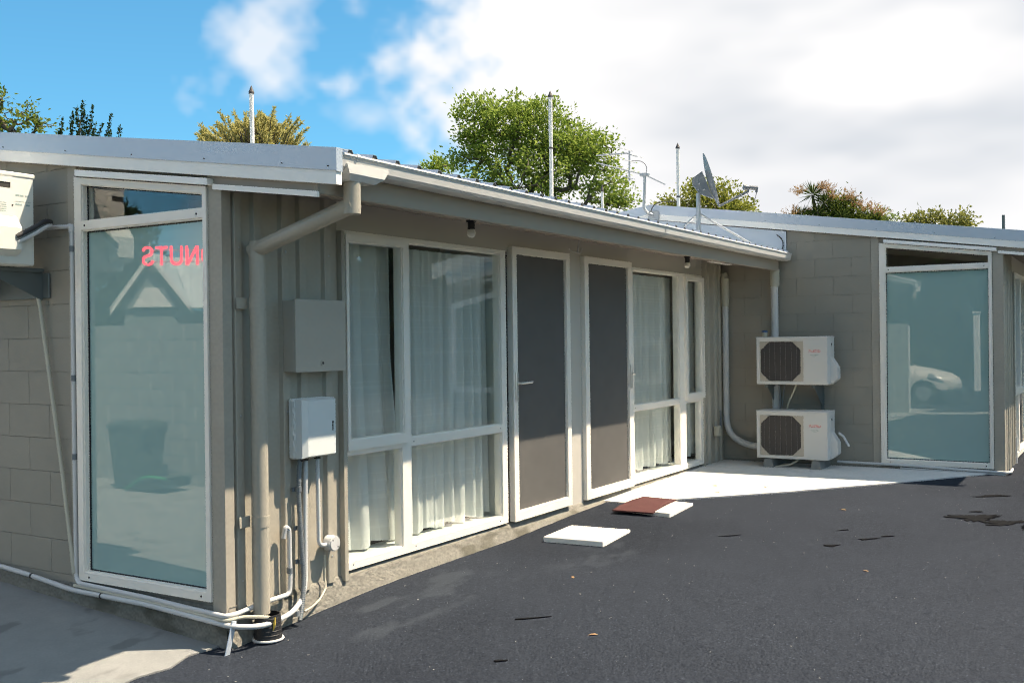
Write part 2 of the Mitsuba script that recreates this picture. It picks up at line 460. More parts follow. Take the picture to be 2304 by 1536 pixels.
def unit(name, ox, oy, full, label, y_blocks, door_list):
    """One motel unit; local x runs along its window front, local y into the building."""
    global UT
    UT = T().translate([float(ox), float(oy), 0.0])
    u = thing(name, label, "building")

    def put(part, mesh, bsdf, smooth=False, label=None, under=u):
        k = add(under + "__" + part, mesh, bsdf, smooth, label)
        scene[k]["to_world"] = UT
        return k

    XE = 7.60 if full else 6.4
    # -------- gable wall with its tall window opening
    hole = Polygon([(0.10, 0.03), (1.17, 0.03), (1.17, 2.355), (0.10, 2.205)])
    top = lambda y: roof_z(y) - 0.09
    prof = Polygon([(0.03, -0.02), (UNIT_D, -0.02), (UNIT_D, top(0)), (RIDGE_Y, top(RIDGE_Y)), (0.03, top(0.03))])
    gw = put("gable_wall", exX(prof.difference(hole), 0.004, 0.10), "joint_mortar")
    zlim = Polygon([(0, -0.02), (UNIT_D, -0.02), (UNIT_D, top(0) - 0.001), (RIDGE_Y, top(RIDGE_Y) - 0.001), (0, top(0) - 0.001)])
    course_rows(gw, 1.272, y_blocks, zlim, [])
    # plain painted strips beside the window
    put("corner_flashing", cat_([exX(Polygon([(-0.012, -0.045), (0.082, -0.045), (0.082, top(0.08)), (-0.012, top(-0.01))]), -0.014, 0.003),
                                 box(-0.014, 0.050, -0.016, -0.012, -0.045, 2.20)]), "wall_paint")
    put("jamb_strip", exX(Polygon([(1.190, -0.01), (1.268, -0.01), (1.268, top(1.268)), (1.190, top(1.19))]), -0.006, 0.003), "wall_paint")
    # tall window
    w = u + "__tall_window"
    outer = Polygon([(0.087, 0.021), (1.183, 0.021), (1.183, 2.370), (0.087, 2.220)])
    lo = Polygon([(0.127, 0.077), (1.128, 0.077), (1.118, 2.050), (0.122, 2.050)])
    hi = Polygon([(0.122, 2.112), (1.114, 2.112), (1.114, 2.317), (0.122, 2.181)])
    put("frame", cat_([exX(outer.difference(lo.buffer(0.008, join_style=2)).difference(hi.buffer(0.006, join_style=2)), -0.026, 0.060),
                       exX(outer.buffer(-0.01, join_style=2).difference(lo).difference(hi), -0.016, 0.055)]), "trim_white", under=w)
    put("gasket", exX(outer.buffer(-0.02, join_style=2).difference(lo.buffer(-0.006, join_style=2)).difference(hi.buffer(-0.005, join_style=2)), 0.012, 0.019), "gasket", under=w)
    put("pane", exX(lo.buffer(0.01, join_style=2), 0.020, 0.0225), "film_glass", label="frosted aqua lower pane", under=w)
    g = hi.buffer(0.008, join_style=2)
    yz = np.array(g.exterior.coords)[:-1]
    put("pane", trimesh.Trimesh(np.c_[np.full(len(yz), 0.021), yz], [[0, 1, 2], [0, 2, 3]], process=False), "pane_glass", label="clear wedge-shaped top pane", under=w)
    put("screw", cat_([cyl((-0.0285, y, z), 0.006, 0.003, "x", 8) for y, z in ((1.09, 2.082), (0.16, 2.08), (1.09, 0.045), (0.16, 0.045))]), "gasket", under=w)
    put("head_trim", exX(Polygon([(0.041, 2.220), (1.131, 2.369), (1.131, 2.404), (0.041, 2.255)]), -0.058, 0.0), "board_white", under=w)
    # -------- barge along the roof's sloping edge
    def bz(y, d):
        return roof_z(y) + d
    e0, e1 = -0.845, UNIT_D + 0.845
    def barge(d0, d1, ya):
        m = lambda y, d: roof_z(min(y, 2 * RIDGE_Y - y)) + d
        return Polygon([(ya, m(ya, d0)), (RIDGE_Y, m(RIDGE_Y, d0)), (2 * RIDGE_Y - ya, m(ya, d0)), (2 * RIDGE_Y - ya, m(ya, d1)), (RIDGE_Y, m(RIDGE_Y, d1)), (ya, m(ya, d1))])
    put("barge_board", exX(barge(-0.130, -0.040, e0), BX0, BX1), "board_white")
    put("barge_flashing", cat_([exX(barge(-0.064, 0.046, e0 - 0.004), BX0 - 0.0065, BX0 - 0.002), exX(barge(0.043, 0.047, e0 - 0.004), BX0 - 0.002, 0.028),
                                box(BX0 - 0.0065, -0.022, e0 - 0.0075, e0 - 0.004, roof_z(e0) - 0.068, roof_z(e0) + 0.045)]), "flash_steel")
    for y in (-0.80, -0.50, 0.05, 0.62, 1.2, 1.8, 2.4):
        put("barge_screw", cyl((BX0 - 0.011, y, roof_z(y) - 0.045), 0.0034, 0.005, "x", 8), "gasket")
    # -------- roof sheets
    ribs = []
    rk = u + "__roof"
    xr = 0.082
    sheets = []
    x_end = XE + (-0.02 if full else 0.0)
    n = 0
    pts = []
    x = BX0 + 0.05
    centers = np.arange(xr, x_end - 0.03, 0.190)
    prof_pts = [(x, 0.0)]
    for c in centers:
        prof_pts += [(c - 0.030, 0.0), (c - 0.013, 0.030), (c + 0.013, 0.030), (c + 0.030, 0.0), (c + 0.080, 0.0), (c + 0.086, 0.004), (c + 0.098, 0.004), (c + 0.104, 0.0)]
    prof_pts = [q for q in prof_pts if q[0] < x_end] + [(x_end, 0.0)]
    per = 8 * 4
    segs = []
    i = 0
    while i < len(prof_pts) - 1:
        segs.append(prof_pts[i:i + per + 1])
        i += per
    for s in segs:
        s = np.array(s)
        th = 0.0025
        for side in ((e0 + 0.030, RIDGE_Y), ):
            V = []
            for (yy) in side:
                for lay in (0.0, -th):
                    V.append(np.c_[s[:, 0], np.full(len(s), yy), roof_z(yy) + 0.026 + s[:, 1] + lay])
            V = np.concatenate(V)
            k = len(s)
            F = []
            for j in range(k - 1):
                F += [[j, j + 1, 2 * k + j + 1], [j, 2 * k + j + 1, 2 * k + j], [k + j, 3 * k + j, 3 * k + j + 1], [k + j, 3 * k + j + 1, k + j + 1], [j, k + j, k + j + 1], [j, k + j + 1, j + 1]]
            put("sheet", trimesh.Trimesh(V, F, process=False), "roof_steel", under=rk)
    s0, s1 = prof_pts[0][0], x_end
    yb = 2 * RIDGE_Y - (e0 + 0.045)
    put("rear_slope", trimesh.Trimesh(np.array([[s0, RIDGE_Y, roof_z(RIDGE_Y)], [s1, RIDGE_Y, roof_z(RIDGE_Y)], [s1, yb, roof_z(e0 + .045)], [s0, yb, roof_z(e0 + .045)]]), [[0, 1, 2], [0, 2, 3]], process=False), "roof_steel", under=rk)
    put("ridge_cap", cat_([exX(Polygon([(RIDGE_Y - 0.16, roof_z(RIDGE_Y - .16) + .034), (RIDGE_Y, roof_z(RIDGE_Y) + .036), (RIDGE_Y + .16, roof_z(RIDGE_Y - .16) + .034), (RIDGE_Y + .16, roof_z(RIDGE_Y - .16) + .031), (RIDGE_Y, roof_z(RIDGE_Y) + .033), (RIDGE_Y - .16, roof_z(RIDGE_Y - .16) + .031)]), s0, s1)]), "flash_steel", under=rk)
    # dark closed rib ends behind the gutter
    ze = roof_z(e0 + .038) + 0.026
    for c in centers:
        put("rib_end", exY(Polygon([(c - .031, ze - 0.022), (c - .0125, ze + .0275), (c + .0125, ze + .0275), (c + .031, ze - .022)]), e0 + 0.036, e0 + 0.042), "roof_under", under=rk)
    # -------- eave: fascia, soffit, gutter
    put("fascia", box(BX1 + 0.001, XE - 0.06, -0.690, -0.660, 2.118, 2.318, 0.004), "fascia_paint")
    put("soffit", trimesh.Trimesh(np.array([[-0.015, -0.665, 2.140], [XE, -0.665, 2.140], [XE, 0.03, 2.2425], [-0.015, 0.03, 2.2425]]), [[0, 1, 2], [0, 2, 3]], process=False), "soffit_paint")
    put("eave_end_board", exX(Polygon([(-0.692, 2.105), (0.028, 2.205), (0.028, roof_z(0.028) - 0.128), (-0.692, roof_z(-0.692) - 0.128)]), -0.019, -0.004), "soffit_paint")
    put("eave_end_strip", exX(Polygon([(-0.700, 2.098), (0.028, 2.198), (0.028, 2.226), (-0.700, 2.126)]), -0.034, -0.0195), "board_white")
    gx0, gx1 = BX1 - 0.022, (XE - 0.03 if full else XE)
    gp = [(-0.700, 2.300), (-0.700, 2.234), (-0.712, 2.228), (-0.775, 2.226), (-0.800, 2.232), (-0.815, 2.246), (-0.822, 2.285), (-0.828, 2.292), (-0.832, 2.300), (-0.829, 2.308), (-0.821, 2.311)]
    inner = [(-0.818, 2.306), (-0.814, 2.300), (-0.811, 2.252), (-0.797, 2.238), (-0.774, 2.231), (-0.714, 2.233), (-0.704, 2.238), (-0.704, 2.300)]
    gk = put("gutter", exX(Polygon(gp + inner).buffer(0), gx0, gx1), "gutter_white", smooth=25)
    gpo = Polygon(gp)
    for xx in ([0.115, 4.02] if full else [0.115]):
        put("gutter_bracket", exX(gpo.buffer(0.004).difference(gpo.buffer(0.0005)), xx, xx + 0.028), "gutter_white", smooth=25)
    # deep outlet at the near end
    ol = np.array([(x, y, z) for (x0, x1, z, ya, yb) in ((0.045, 0.375, 2.262, -0.704, -0.8255), (0.060, 0.335, 2.215, -0.704, -0.8265), (0.085, 0.285, 2.185, -0.722, -0.806)) for x in (x0, x1) for y in (ya, yb)])
    if full:
        put("gutter_outlet", trimesh.convex.convex_hull(ol), "gutter_white", smooth=35)
    if full:
        put("gutter_stop", exX(Polygon(gp).buffer(0.001), gx1, gx1 + 0.004), "gutter_white")
    # downpipe with its offset, two clips
    dp = [(0.150, -0.765, 2.186), (0.150, -0.765, 2.072), (0.171, -0.085, 1.888), (0.171, -0.085, -0.06)]
    if full:
        dk = put("downpipe", cat_([tube([dp[0], dp[1] - np.array([0, 0, 0.045])], 0.0435, 18), tube([np.array(dp[1]) + [0, -0.02, 0.005], np.array(dp[2]) + [0, 0.035, -0.008]], 0.0425, 18), tube([np.array(dp[2]) + [0, 0, 0.045], (0.171, -0.085, -0.06)], 0.044, 18)]), "clad_paint", smooth=40)
        for z in (1.60, 0.435):
            put("clip", cat_([tube([(0.171, -0.085, z - 0.03), (0.171, -0.085, z + 0.03)], 0.047, 18), box(0.064, 0.14, -0.040, -0.034, z - 0.03, z + 0.03, 0.002)]), "clad_paint", smooth=40, under=dk)
    # -------- window front
    fw = u + "__front_wall"
    def clad(x0, x1, z0, z1, phase):
        P = [(x0, 0.012)]
        c = phase
        k = 0
        while c < x1 - 0.02:
            if c - 0.051 > x0:
                P += [(c - 0.044, 0.012), (c - 0.040, 0.010), (c - 0.031, -0.012), (c - 0.026, -0.015), (c + 0.020, -0.015), (c + 0.025, -0.012), (c + 0.034, 0.010), (c + 0.038, 0.012)]
            c += 0.145 if k % 2 == 0 else 0.212
            k += 1
        P = [q for q in P if q[0] < x1] + [(x1, 0.012), (x1, 0.03), (x0, 0.03)]
        m = extr(Polygon(P), z1 - z0)
        m.apply_translation([0, 0, z0])
        return m
    put("cladding", clad(0.052, 0.925, -0.036, 2.255, 0.105), "clad_paint", smooth=30, under=fw)
    put("clad_screw", cat_([cyl((xx, -0.0185, zz), 0.006, 0.004, "y", 8) for xx in (0.105, 0.46, 0.82) for zz in (0.12, 1.0, 1.9)]), "galv", under=fw)
    put("edge_strip", box(0.927, 0.958, -0.024, 0.03, -0.05, 2.06), "clad_paint", under=fw)
    xr_end = 7.60 if full else XE
    headpoly = sbox(0.927, 2.062, xr_end if not full else 7.0, 2.262)
    put("head_panel", exY(headpoly, 0.012, 0.03), "panel_paint", under=fw)
    if full:
        put("door_panel", box(3.835, 4.098, 0.008, 0.03, -0.02, 2.0615), "panel_paint", under=fw)
        put("gap_filler", cat_([box(2.842, 2.897, 0.020, 0.03, -0.01, 2.061), box(5.076, 5.107, 0.020, 0.03, -0.01, 2.061)]), "dark_gap", under=fw)
        put("cladding", clad(6.99, 7.585, -0.036, 2.255, 7.04), "clad_paint", under=fw)
        put("edge_strip", box(6.966, 6.99, -0.02, 0.03, -0.04, 2.06), "clad_paint", under=fw)
    else:
        put("door_panel", box(3.835, XE, 0.008, 0.03, -0.02, 2.0615), "panel_paint", under=fw)
        put("gap_filler", box(2.842, 2.897, 0.020, 0.03, -0.01, 2.061), "dark_gap", under=fw)

    def win(x0, x1, big, small, sash_out):
        w = u + "__window"
        i = 1
        w = numbered(w)
        while any(q.startswith(w + "__") for q in scene):
            w = u + f"__window_{i:03d}"
            i += 1
        s0, s1 = small
        holes = [(big[0], big[1], 0.060, 0.690), (big[0], big[1], 0.757, 2.033), (s0, s1, 0.056, 0.690), (s0 - 0.02, s1 + 0.02, 0.742, 2.030)]
        put("frame", cat_([frame_xz(x0, x1, 0.0, 2.067, [(h[0] - 0.007, h[1] + 0.007, h[2] - 0.007, h[3] + 0.007) for h in holes], -0.004, 0.07),
                           frame_xz(x0 + 0.012, x1 - 0.012, 0.012, 2.056, holes, 0.008, 0.065)]), "trim_white", under=w)
        so = sash_out
        put("sash", cat_([frame_xz(so[0], so[1], 0.728, 2.042, [(s0 + 0.002, s1 - 0.002, 0.790, 2.003)], -0.032, -0.0045),
                          frame_xz(so[0] + 0.012, so[1] - 0.012, 0.74, 2.03, [(s0 + 0.008, s1 - 0.008, 0.796, 1.997)], -0.022, 0.04)]), "trim_white", under=w)
        def pane(a, b, c, d, y):
            put("pane", trimesh.Trimesh(np.array([[a, y, c], [b, y, c], [b, y, d], [a, y, d]]), [[0, 1, 2], [0, 2, 3]], process=False), "pane_glass", under=w)
        pane(big[0] - .004, big[1] + .004, 0.056, 0.694, 0.030)
        pane(big[0] - .004, big[1] + .004, 0.753, 2.037, 0.030)
        pane(s0 - .004, s1 + .004, 0.052, 0.694, 0.030)
        pane(s0 + .004, s1 - .004, 0.792, 2.001, 0.004)
        put("sill", box(x0 + 0.02, x1 - 0.02, 0.072, 0.235, 0.026, 0.048, 0.004), "room_pale", under=w)
        zc = [(big[0] + 0.02, 0.724), (big[1] - 0.02, 0.724), (big[0] + 0.03, 0.03), (big[1] - 0.04, 0.03), (s0 + 0.04, 0.028)]
        put("screw", cat_([cyl((a, -0.006, b), 0.0045, 0.003, "y", 8) for a, b in zc]), "gasket", under=w)

    win(0.959, 2.840, (1.632, 2.760), (0.985, 1.525), (0.962, 1.580))

    def door(x0, x1, in0, in1, hx, hdir):
        base = u + "__door"
        d = base
        i = 1
        while any(q.startswith(d + "__") for q in scene):
            d = f"{base}_{i:03d}"
            i += 1
        hole = (in0, in1, 0.072, 2.048)
        put("frame", cat_([frame_xz(x0, x1, -0.004, 2.106, [(in0 - .006, in1 + .006, 0.066, 2.054)], -0.030, 0.0195),
                           frame_xz(x0 + .012, x1 - .012, 0.01, 2.09, [hole], -0.021, 0.015)]), "trim_white", under=d)
        put("screen", box(in0 - .004, in1 + .004, -0.008, 0.004, 0.068, 2.052), "screen_mesh", label="dark grey security mesh", under=d)
        put("handle", cat_([box(hx - 0.016, hx + 0.016, -0.044, -0.0305, 0.92, 1.143, 0.004), cyl((hx, -0.078, 1.055), 0.010, 0.034, "y", 10),
                            tube([(hx, -0.076, 1.055), (hx + hdir * 0.05, -0.080, 1.056), (hx + hdir * 0.175, -0.072, 1.060)], 0.0095, 10),
                            cyl((hx, -0.048, 0.955), 0.008, 0.006, "y", 10)]), "steel_handle", smooth=40, under=d)

    if full:
        win(5.108, 6.965, (5.160, 6.290), (6.475, 6.890), (6.430, 6.962))
        door(2.899, 3.832, 2.970, 3.760, 2.936, 1)
        door(4.101, 5.075, 4.185, 4.988, 5.024, -0.28)
    else:
        door(2.899, 3.832, 2.970, 3.760, 2.936, 1)
    # -------- foundation
    nx = 260 if full else 160
    X = np.linspace(0.0, XE, nx)
    rows = [(0.045, -0.012), (0.010, -0.018), (-0.002, -0.045), (-0.012, -0.5), (-0.040, -1.0), (-0.050, -1.25)]
    V = []
    for (yy, tt) in rows:
        zz = np.full(nx, tt) if tt > -0.1 else None
        if zz is None:
            gz = G(X + ox, oy - 0.03)
            if oy < -1:
                gz = np.full(nx, -0.035)
            f = {-0.5: 0.45, -1.0: 0.92, -1.25: 1.25}[tt]
            zz = -0.045 + (np.minimum(gz, -0.05) - 0.0 + 0.045) * f - (0.02 if f > 1 else 0)
        yv = np.full(nx, yy)
        P3 = np.c_[X * 9, yv * 9, zz * 9]
        yv = yv - (meshkit.fbm(P3, 3, seed=2) - 0.5) * (0.020 if yy < 0 else 0.004)
        V.append(np.c_[X, yv, zz])
    V = np.concatenate(V)
    k = nx
    F = []
    for r in range(len(rows) - 1):
        for j in range(nx - 1):
            a = r * k + j
            F += [[a, a + k, a + k + 1], [a, a + k + 1, a + 1]]
    put("plinth", trimesh.Trimesh(V, F, process=False), "plinth_concrete", smooth=60, label="rough concrete foundation strip under the windows")
    Y = np.linspace(-0.02, UNIT_D if full else 2.94, 150)
    V = []
    for (xx, f) in ((0.06, 0.0), (0.004, 0.0), (-0.006, 0.1), (-0.012, 0.5), (-0.020, 1.0), (-0.024, 1.3)):
        gz = G(np.full(len(Y), ox - 0.03), Y + oy)
        gz = np.minimum(gz, -0.05) if oy == 0 else np.full(len(Y), -0.06)
        zz = -0.002 + (gz + 0.002) * f
        xv = xx - (meshkit.fbm(np.c_[Y * 9, np.full(len(Y), xx * 9), zz * 9], 3, seed=4) - 0.5) * (0.02 if xx < 0 else 0.003)
        V.append(np.c_[xv, Y, zz])
    V = np.concatenate(V)
    k = len(Y)
    F = []
    for r in range(5):
        for j in range(k - 1):
            a = r * k + j
            F += [[a, a + k, a + k + 1], [a, a + k + 1, a + 1]]
    put("plinth", trimesh.Trimesh(V, F, process=False), "plinth_concrete", smooth=60, label="rough concrete foundation strip under the gable wall")
    # -------- inside: plain rooms
    def room(x0, x1):
        y0, y1, z0 = 0.075, 3.7, 0.02
        zt0, zt1 = 2.235, 2.78
        v = np.array([[x0, y0, z0], [x1, y0, z0], [x1, y1, z0], [x0, y1, z0], [x0, y0, zt0], [x1, y0, zt0], [x1, y1, zt1], [x0, y1, zt1]])
        put("room_wall", trimesh.Trimesh(v, [[1, 2, 6], [1, 6, 5], [3, 2, 6], [3, 6, 7], [4, 5, 6], [4, 6, 7]] + ([[0, 3, 7], [0, 7, 4]] if x0 > 1 else []), process=False), "room_paint", under=u + "__interior")
        put("room_floor", trimesh.Trimesh(v[:4], [[0, 1, 2], [0, 2, 3]], process=False), "room_floor", under=u + "__interior")
        return v
    room(0.105, 3.05)
    put("room_partition", box(2.835, 2.855, 0.085, 0.60, 0.02, 2.2), "room_pale", under=u + "__interior")
    if full:
        room(5.09, 7.50)
        put("rear_wall", box(0.101, 7.5, UNIT_D - 0.1, UNIT_D, -0.3, 2.2), "wall_paint")
        put("end_wall", box(7.505, 7.59, 0.035, UNIT_D - 0.101, -0.3, 2.2), "wall_paint")
    else:
        put("rear_wall", box(0.101, XE, UNIT_D - 0.1, UNIT_D, -0.3, 2.2), "wall_paint")
        put("end_wall", box(XE - 0.09, XE, 0.035, UNIT_D - 0.101, -0.3, 2.2), "wall_paint")
    return u


U1 = unit("motel_unit", 0.0, 0.0, True, "near taupe motel unit with two dark screen doors and white framed windows", 3.6, None)
U2 = unit("motel_unit", 7.62, -2.938, False, "far taupe motel unit whose block gable wall stands behind two stacked heat pumps", 2.936, None)
# steel flashing on the far unit's gable above the near unit's roof
UT = T()
_fl = Polygon([(-0.76, roof_z(-0.76) + 0.012), (0.85, roof_z(0.85) + 0.01), (0.85, 2.80), (-0.76, 2.56)])
add(U2 + "__wall_flashing", exX(_fl, 7.596, 7.606), "flash_steel", label="pale steel flashing above the lower roof")
add(U2 + "__flashing_cable", tube([(7.575, -0.60, 2.30), (7.57, -0.705, 2.31), (7.575, -0.735, 2.40), (7.575, -0.725, 2.47), (7.57, -0.66, 2.53)], 0.006, 6, bend=0.05), "black_plastic")


# ------------------------------------------------------------------ curtains
def curtain(x0, x1, z0, z1, y, seed, nf, label, flare=0.0):
    r = np.random.default_rng(seed)
    n = 150
    t = np.linspace(0, 1, n)
    wob = np.cumsum(r.uniform(0.55, 1.5, n))
    ph = wob / wob[-1] * nf * 2 * np.pi
    zs = np.linspace(z0, z1, 24)
    V = []
    amp = 0.6 + 0.4 * np.sin(np.linspace(0, 7, n) + seed)
    for z in zs:
        h = (z - z0) / (z1 - z0)
        a = 0.046 - 0.016 * h
        yy = y + a * amp * np.sin(ph + 0.25 * np.sin(3 * h + seed)) + 0.007 * np.sin(2.3 * ph + 2 * h)
        xx = x0 + (x1 + flare * max(0.0, 1 - h * 1.6) - x0) * t + 0.012 * np.cos(ph) * (1 - 0.5 * h)
        V.append(np.c_[xx, yy, np.full(n, z) + (0.012 * np.sin(ph * 0.5) if z == zs[0] else 0)])
    V = np.concatenate(V)
    F = []
    for i in range(len(zs) - 1):
        for j in range(n - 1):
            a = i * n + j
            F += [[a, a + 1, a + n + 1], [a, a + n + 1, a + n]]
    one("curtain", trimesh.Trimesh(V, F, process=False), "curtain_cloth", label, "curtain", smooth=True)


curtain(0.98, 1.61, 0.075, 2.03, 0.155, 4, 3.9, "pale sheer curtain behind the narrow light of the near window", 0.12)
curtain(1.72, 2.80, 0.070, 2.02, 0.160, 9, 8.6, "pale sheer curtain with deep folds behind the wide pane of the near window")
curtain(5.12, 6.46, 0.085, 2.02, 0.160, 15, 9.4, "pale sheer curtain behind the wide pane of the window past the second door")
curtain(6.62, 7.04, 0.10, 2.00, 0.140, 22, 3.2, "narrow sheer curtain behind the small light nearest the inner corner")


# ------------------------------------------------------------------ heat pumps
def text_on(txt, h, origin, right, up, normal, depth=0.0012, bold=False, squeeze=1.0):
    m = meshkit.text_mesh(txt, h, depth, bold)
    v = m.vertices
    R, U, N = (np.array(a, float) for a in (right, up, normal))
    w = v[:, 0].max()
    V = np.array(origin) + np.outer((v[:, 0] - w / 2) * squeeze, R) + np.outer(v[:, 1], U) + np.outer(v[:, 2], N)
    return trimesh.Trimesh(V, m.faces, process=False)


def heat_pump(x0, x1, ya, yb, z0, z1, label, feet):
    """Outdoor unit facing -x: fan grille on the inner half, service cover on the right-hand side (towards -y)."""
    k = thing("heat_pump", label, "air conditioner", "heat pumps stacked on the far block wall")
    m = box(x0 + 0.018, x1, yb, ya, z0, z1, 0.012)
    add(k + "__cabinet", m, "ac_white")
    yc, zc = ya - 0.285, (z0 + z1) / 2 - 0.004
    front = sbox(yb + 0.006, z0 + 0.006, ya - 0.006, z1 - 0.006)
    gy0, gy1, gz0, gz1 = ya - 0.517, ya - 0.040, z0 + 0.035, z1 - 0.045
    hole = sbox(gy0, gz0, gy1, gz1)
    add(k + "__front_panel", exX(front.difference(hole), x0, x0 + 0.018), "ac_white")
    cw, ch = (gy1 - gy0) * 0.46, (gz1 - gz0) * 0.49
    cy, cz = (gy0 + gy1) / 2 + 0.012, (gz0 + gz1) / 2
    c = 0.42
    octo = Polygon([(cy - cw, cz - ch * (1 - c)), (cy - cw * (1 - c), cz - ch), (cy + cw * (1 - c), cz - ch), (cy + cw, cz - ch * (1 - c)), (cy + cw, cz + ch * (1 - c)), (cy + cw * (1 - c), cz + ch), (cy - cw * (1 - c), cz + ch), (cy - cw, cz + ch * (1 - c))])
    add(k + "__grille_plate", exX(hole.buffer(-0.001).difference(octo), x0 + 0.004, x0 + 0.011), "ac_tan")
    add(k + "__fan_well", exX(octo.buffer(-0.002), x0 + 0.0150, x0 + 0.0170), "ac_dark")
    for i in range(7):
        yy = cy - cw + (i + 0.7) * (2 * cw / 7.4)
        e = ch - max(0, abs(yy - cy) - cw * (1 - c)) * (ch * c) / (cw * c)
        add(k + "__grille_bar", tube([(x0 + 0.006, yy, cz - e), (x0 + 0.006, yy, cz + e)], 0.0022, 6), "ac_bar")
    add(k + "__lid", box(x0 - 0.003, x1 + 0.002, yb - 0.003, ya + 0.003, z1 - 0.012, z1 + 0.004, 0.004), "ac_white")
    # service cover on the end wall
    cov = Polygon([(x0 + 0.085, z1 - 0.03), (x1 - 0.045, z1 - 0.03), (x1 - 0.045, z0 + 0.04), (x0 + 0.085, z0 + 0.04)])
    add(k + "__end_panel", exY(cov, yb - 0.006, yb + 0.002), "ac_white")
    h = z1 - z0
    V = np.array([(x, y, z) for x in (x0 + 0.10, x1 - 0.06) for (y, z) in ((yb - 0.005, z0 + 0.57 * h), (yb - 0.075, z0 + 0.36 * h), (yb - 0.075, z0 + 0.12 * h), (yb - 0.020, z0 + 0.035 * h), (yb - 0.003, z0 + 0.035 * h))])
    add(k + "__valve_cover", trimesh.convex.convex_hull(V), "ac_white")
    add(k + "__valve_hole", cyl((x0 + 0.145, yb - 0.0095, z1 - 0.085), 0.014, 0.004, "y", 12), "gasket")
    yl = (yb + gy0) / 2
    add(k + "__logo", text_on("FUJITSU", 0.024, (x0 - 0.0002, yl + 0.01, z1 - 0.165), (0, -1, 0), (0, 0, 1), (-1, 0, 0), bold=True, squeeze=0.85), "print_red")
    add(k + "__logo", cat_([box(x0 - 0.0008, x0 + 0.0002, yl - 0.035, yl + 0.055, z1 - 0.2, z1 - 0.194), box(x0 - 0.0008, x0 + 0.0002, yl - 0.01, yl + 0.03, z1 - 0.212, z1 - 0.207)]), "print_grey", label="small grey-green print under the logo")
    if feet:
        for yy in (ya - 0.125, ya - 0.640):
            V = []
            gz = float(G(7.2, -0.7)) + 0.010
            for zz, e in ((gz, 0.0), (z0 - 0.004, 0.022)):
                for sx in (-1, 1):
                    for sy in (-1, 1):
                        V.append((7.36 + sx * (0.20 - e * 0.5), yy + sy * (0.058 - e), zz))
            add(k + "__foot", trimesh.convex.convex_hull(np.array(V)), "concrete", label="tapered concrete foot block")
    return k


HP1 = heat_pump(7.215, 7.500, -0.525, -1.300, 0.868, 1.382, "upper heat pump outdoor unit held on steel brackets above its twin", False)
HP2 = heat_pump(7.165, 7.470, -0.533, -1.305, 0.070, 0.585, "lower heat pump outdoor unit standing on two concrete feet on the pad", True)


def bracket(y, label):
    k = thing("wall_bracket", label, "bracket")
    add(k + "__arm", box(7.235, 7.606, y - 0.018, y + 0.018, 0.835, 0.862, 0.002), "bracket_steel")
    add(k + "__web", exY(Polygon([(7.28, 0.833), (7.606, 0.833), (7.606, 0.62), (7.585, 0.62)]), y - 0.003, y + 0.003), "bracket_steel")
    add(k + "__wall_plate", box(7.597, 7.608, y - 0.02, y + 0.02, 0.57, 0.832, 0.002), "bracket_steel")


bracket(-0.63, "dark steel bracket under the inner end of the upper heat pump")
bracket(-1.14, "dark steel bracket under the outer end of the upper heat pump")
one("refrigerant_pipe", cat_([tube([(7.40, -0.72, 0.868), (7.44, -0.72, 0.74), (7.46, -0.71, 0.585)], 0.009, 8, bend=0.05), tube([(7.42, -0.78, 0.86), (7.44, -0.76, 0.80), (7.46, -0.735, 0.62)], 0.007, 8, bend=0.05)]), "pvc_grey",
    "thin pipes hanging behind between the two stacked heat pumps", "pipe", smooth=40)
one("drain_hose", tube([(7.33, -0.93, 0.86), (7.36, -0.89, 0.78), (7.40, -0.82, 0.66), (7.42, -0.80, 0.588)], 0.009, 8, bend=0.06), "pvc_cream", "slim cream drain hose hanging under the upper heat pump", "hose", smooth=40)
one("drain_hose", tube([(7.30, -1.383, 0.36), (7.30, -1.43, 0.33), (7.30, -1.49, 0.22)], 0.013, 8, bend=0.03), "pvc_white", "short white hose stub poking out of the lower heat pump cover", "hose", smooth=40)
one("drain_hose", tube([(7.25, -0.98, 0.068), (7.22, -0.88, 0.0), (7.20, -0.73, -0.018)], 0.009, 8, bend=0.06), "pvc_cream", "slim drain hose lying between the concrete feet of the lower heat pump", "hose", smooth=40)
k = thing("pipe_trunking", "white round pipe trunking running down the inner wall corner to the lower heat pump", "pipe")
add(k + "__pipe", tube([(7.545, -0.062, 1.86), (7.545, -0.062, 0.40), (7.53, -0.12, 0.27), (7.50, -0.26, 0.19), (7.46, -0.42, 0.165), (7.43, -0.535, 0.165)], 0.036, 14, bend=0.14), "pvc_white", smooth=40)
add(k + "__socket", cat_([tube([(7.545, -0.062, 1.79), (7.545, -0.062, 2.06)], 0.047, 16), tube([(7.545, -0.062, 2.06), (7.545, -0.05, 2.12)], [0.047, 0.038], 16), tube([(7.545, -0.062, 1.74), (7.545, -0.062, 1.79)], [0.038, 0.047], 16)]), "pvc_cream", smooth=40)
k = thing("downpipe", "white downpipe dropping from the far gutter end behind the upper heat pump", "pipe")
add(k + "__pipe", tube([(7.535, -0.640, 1.98), (7.535, -0.640, -0.02)], 0.040, 16), "pvc_white", smooth=40)
add(k + "__socket", tube([(7.535, -0.645, 1.945), (7.535, -0.645, 1.97), (7.535, -0.645, 2.10), (7.535, -0.655, 2.145)], [0.042, 0.052, 0.052, 0.050], 16), "pvc_cream", smooth=40)
k = thing("tap_box", "small round pipe fitting with a blue cap above the upper heat pump", "pipe fitting")
add(k + "__body", cyl((7.50, -0.535, 1.388), 0.028, 0.05, "z", 14), "pvc_cream", smooth=40)
plain("blue_cap", (0.05, 0.10, 0.22), 0.5)
add(k + "__cap", cyl((7.50, -0.535, 1.439), 0.034, 0.020, "z", 14), "blue_cap", smooth=40)
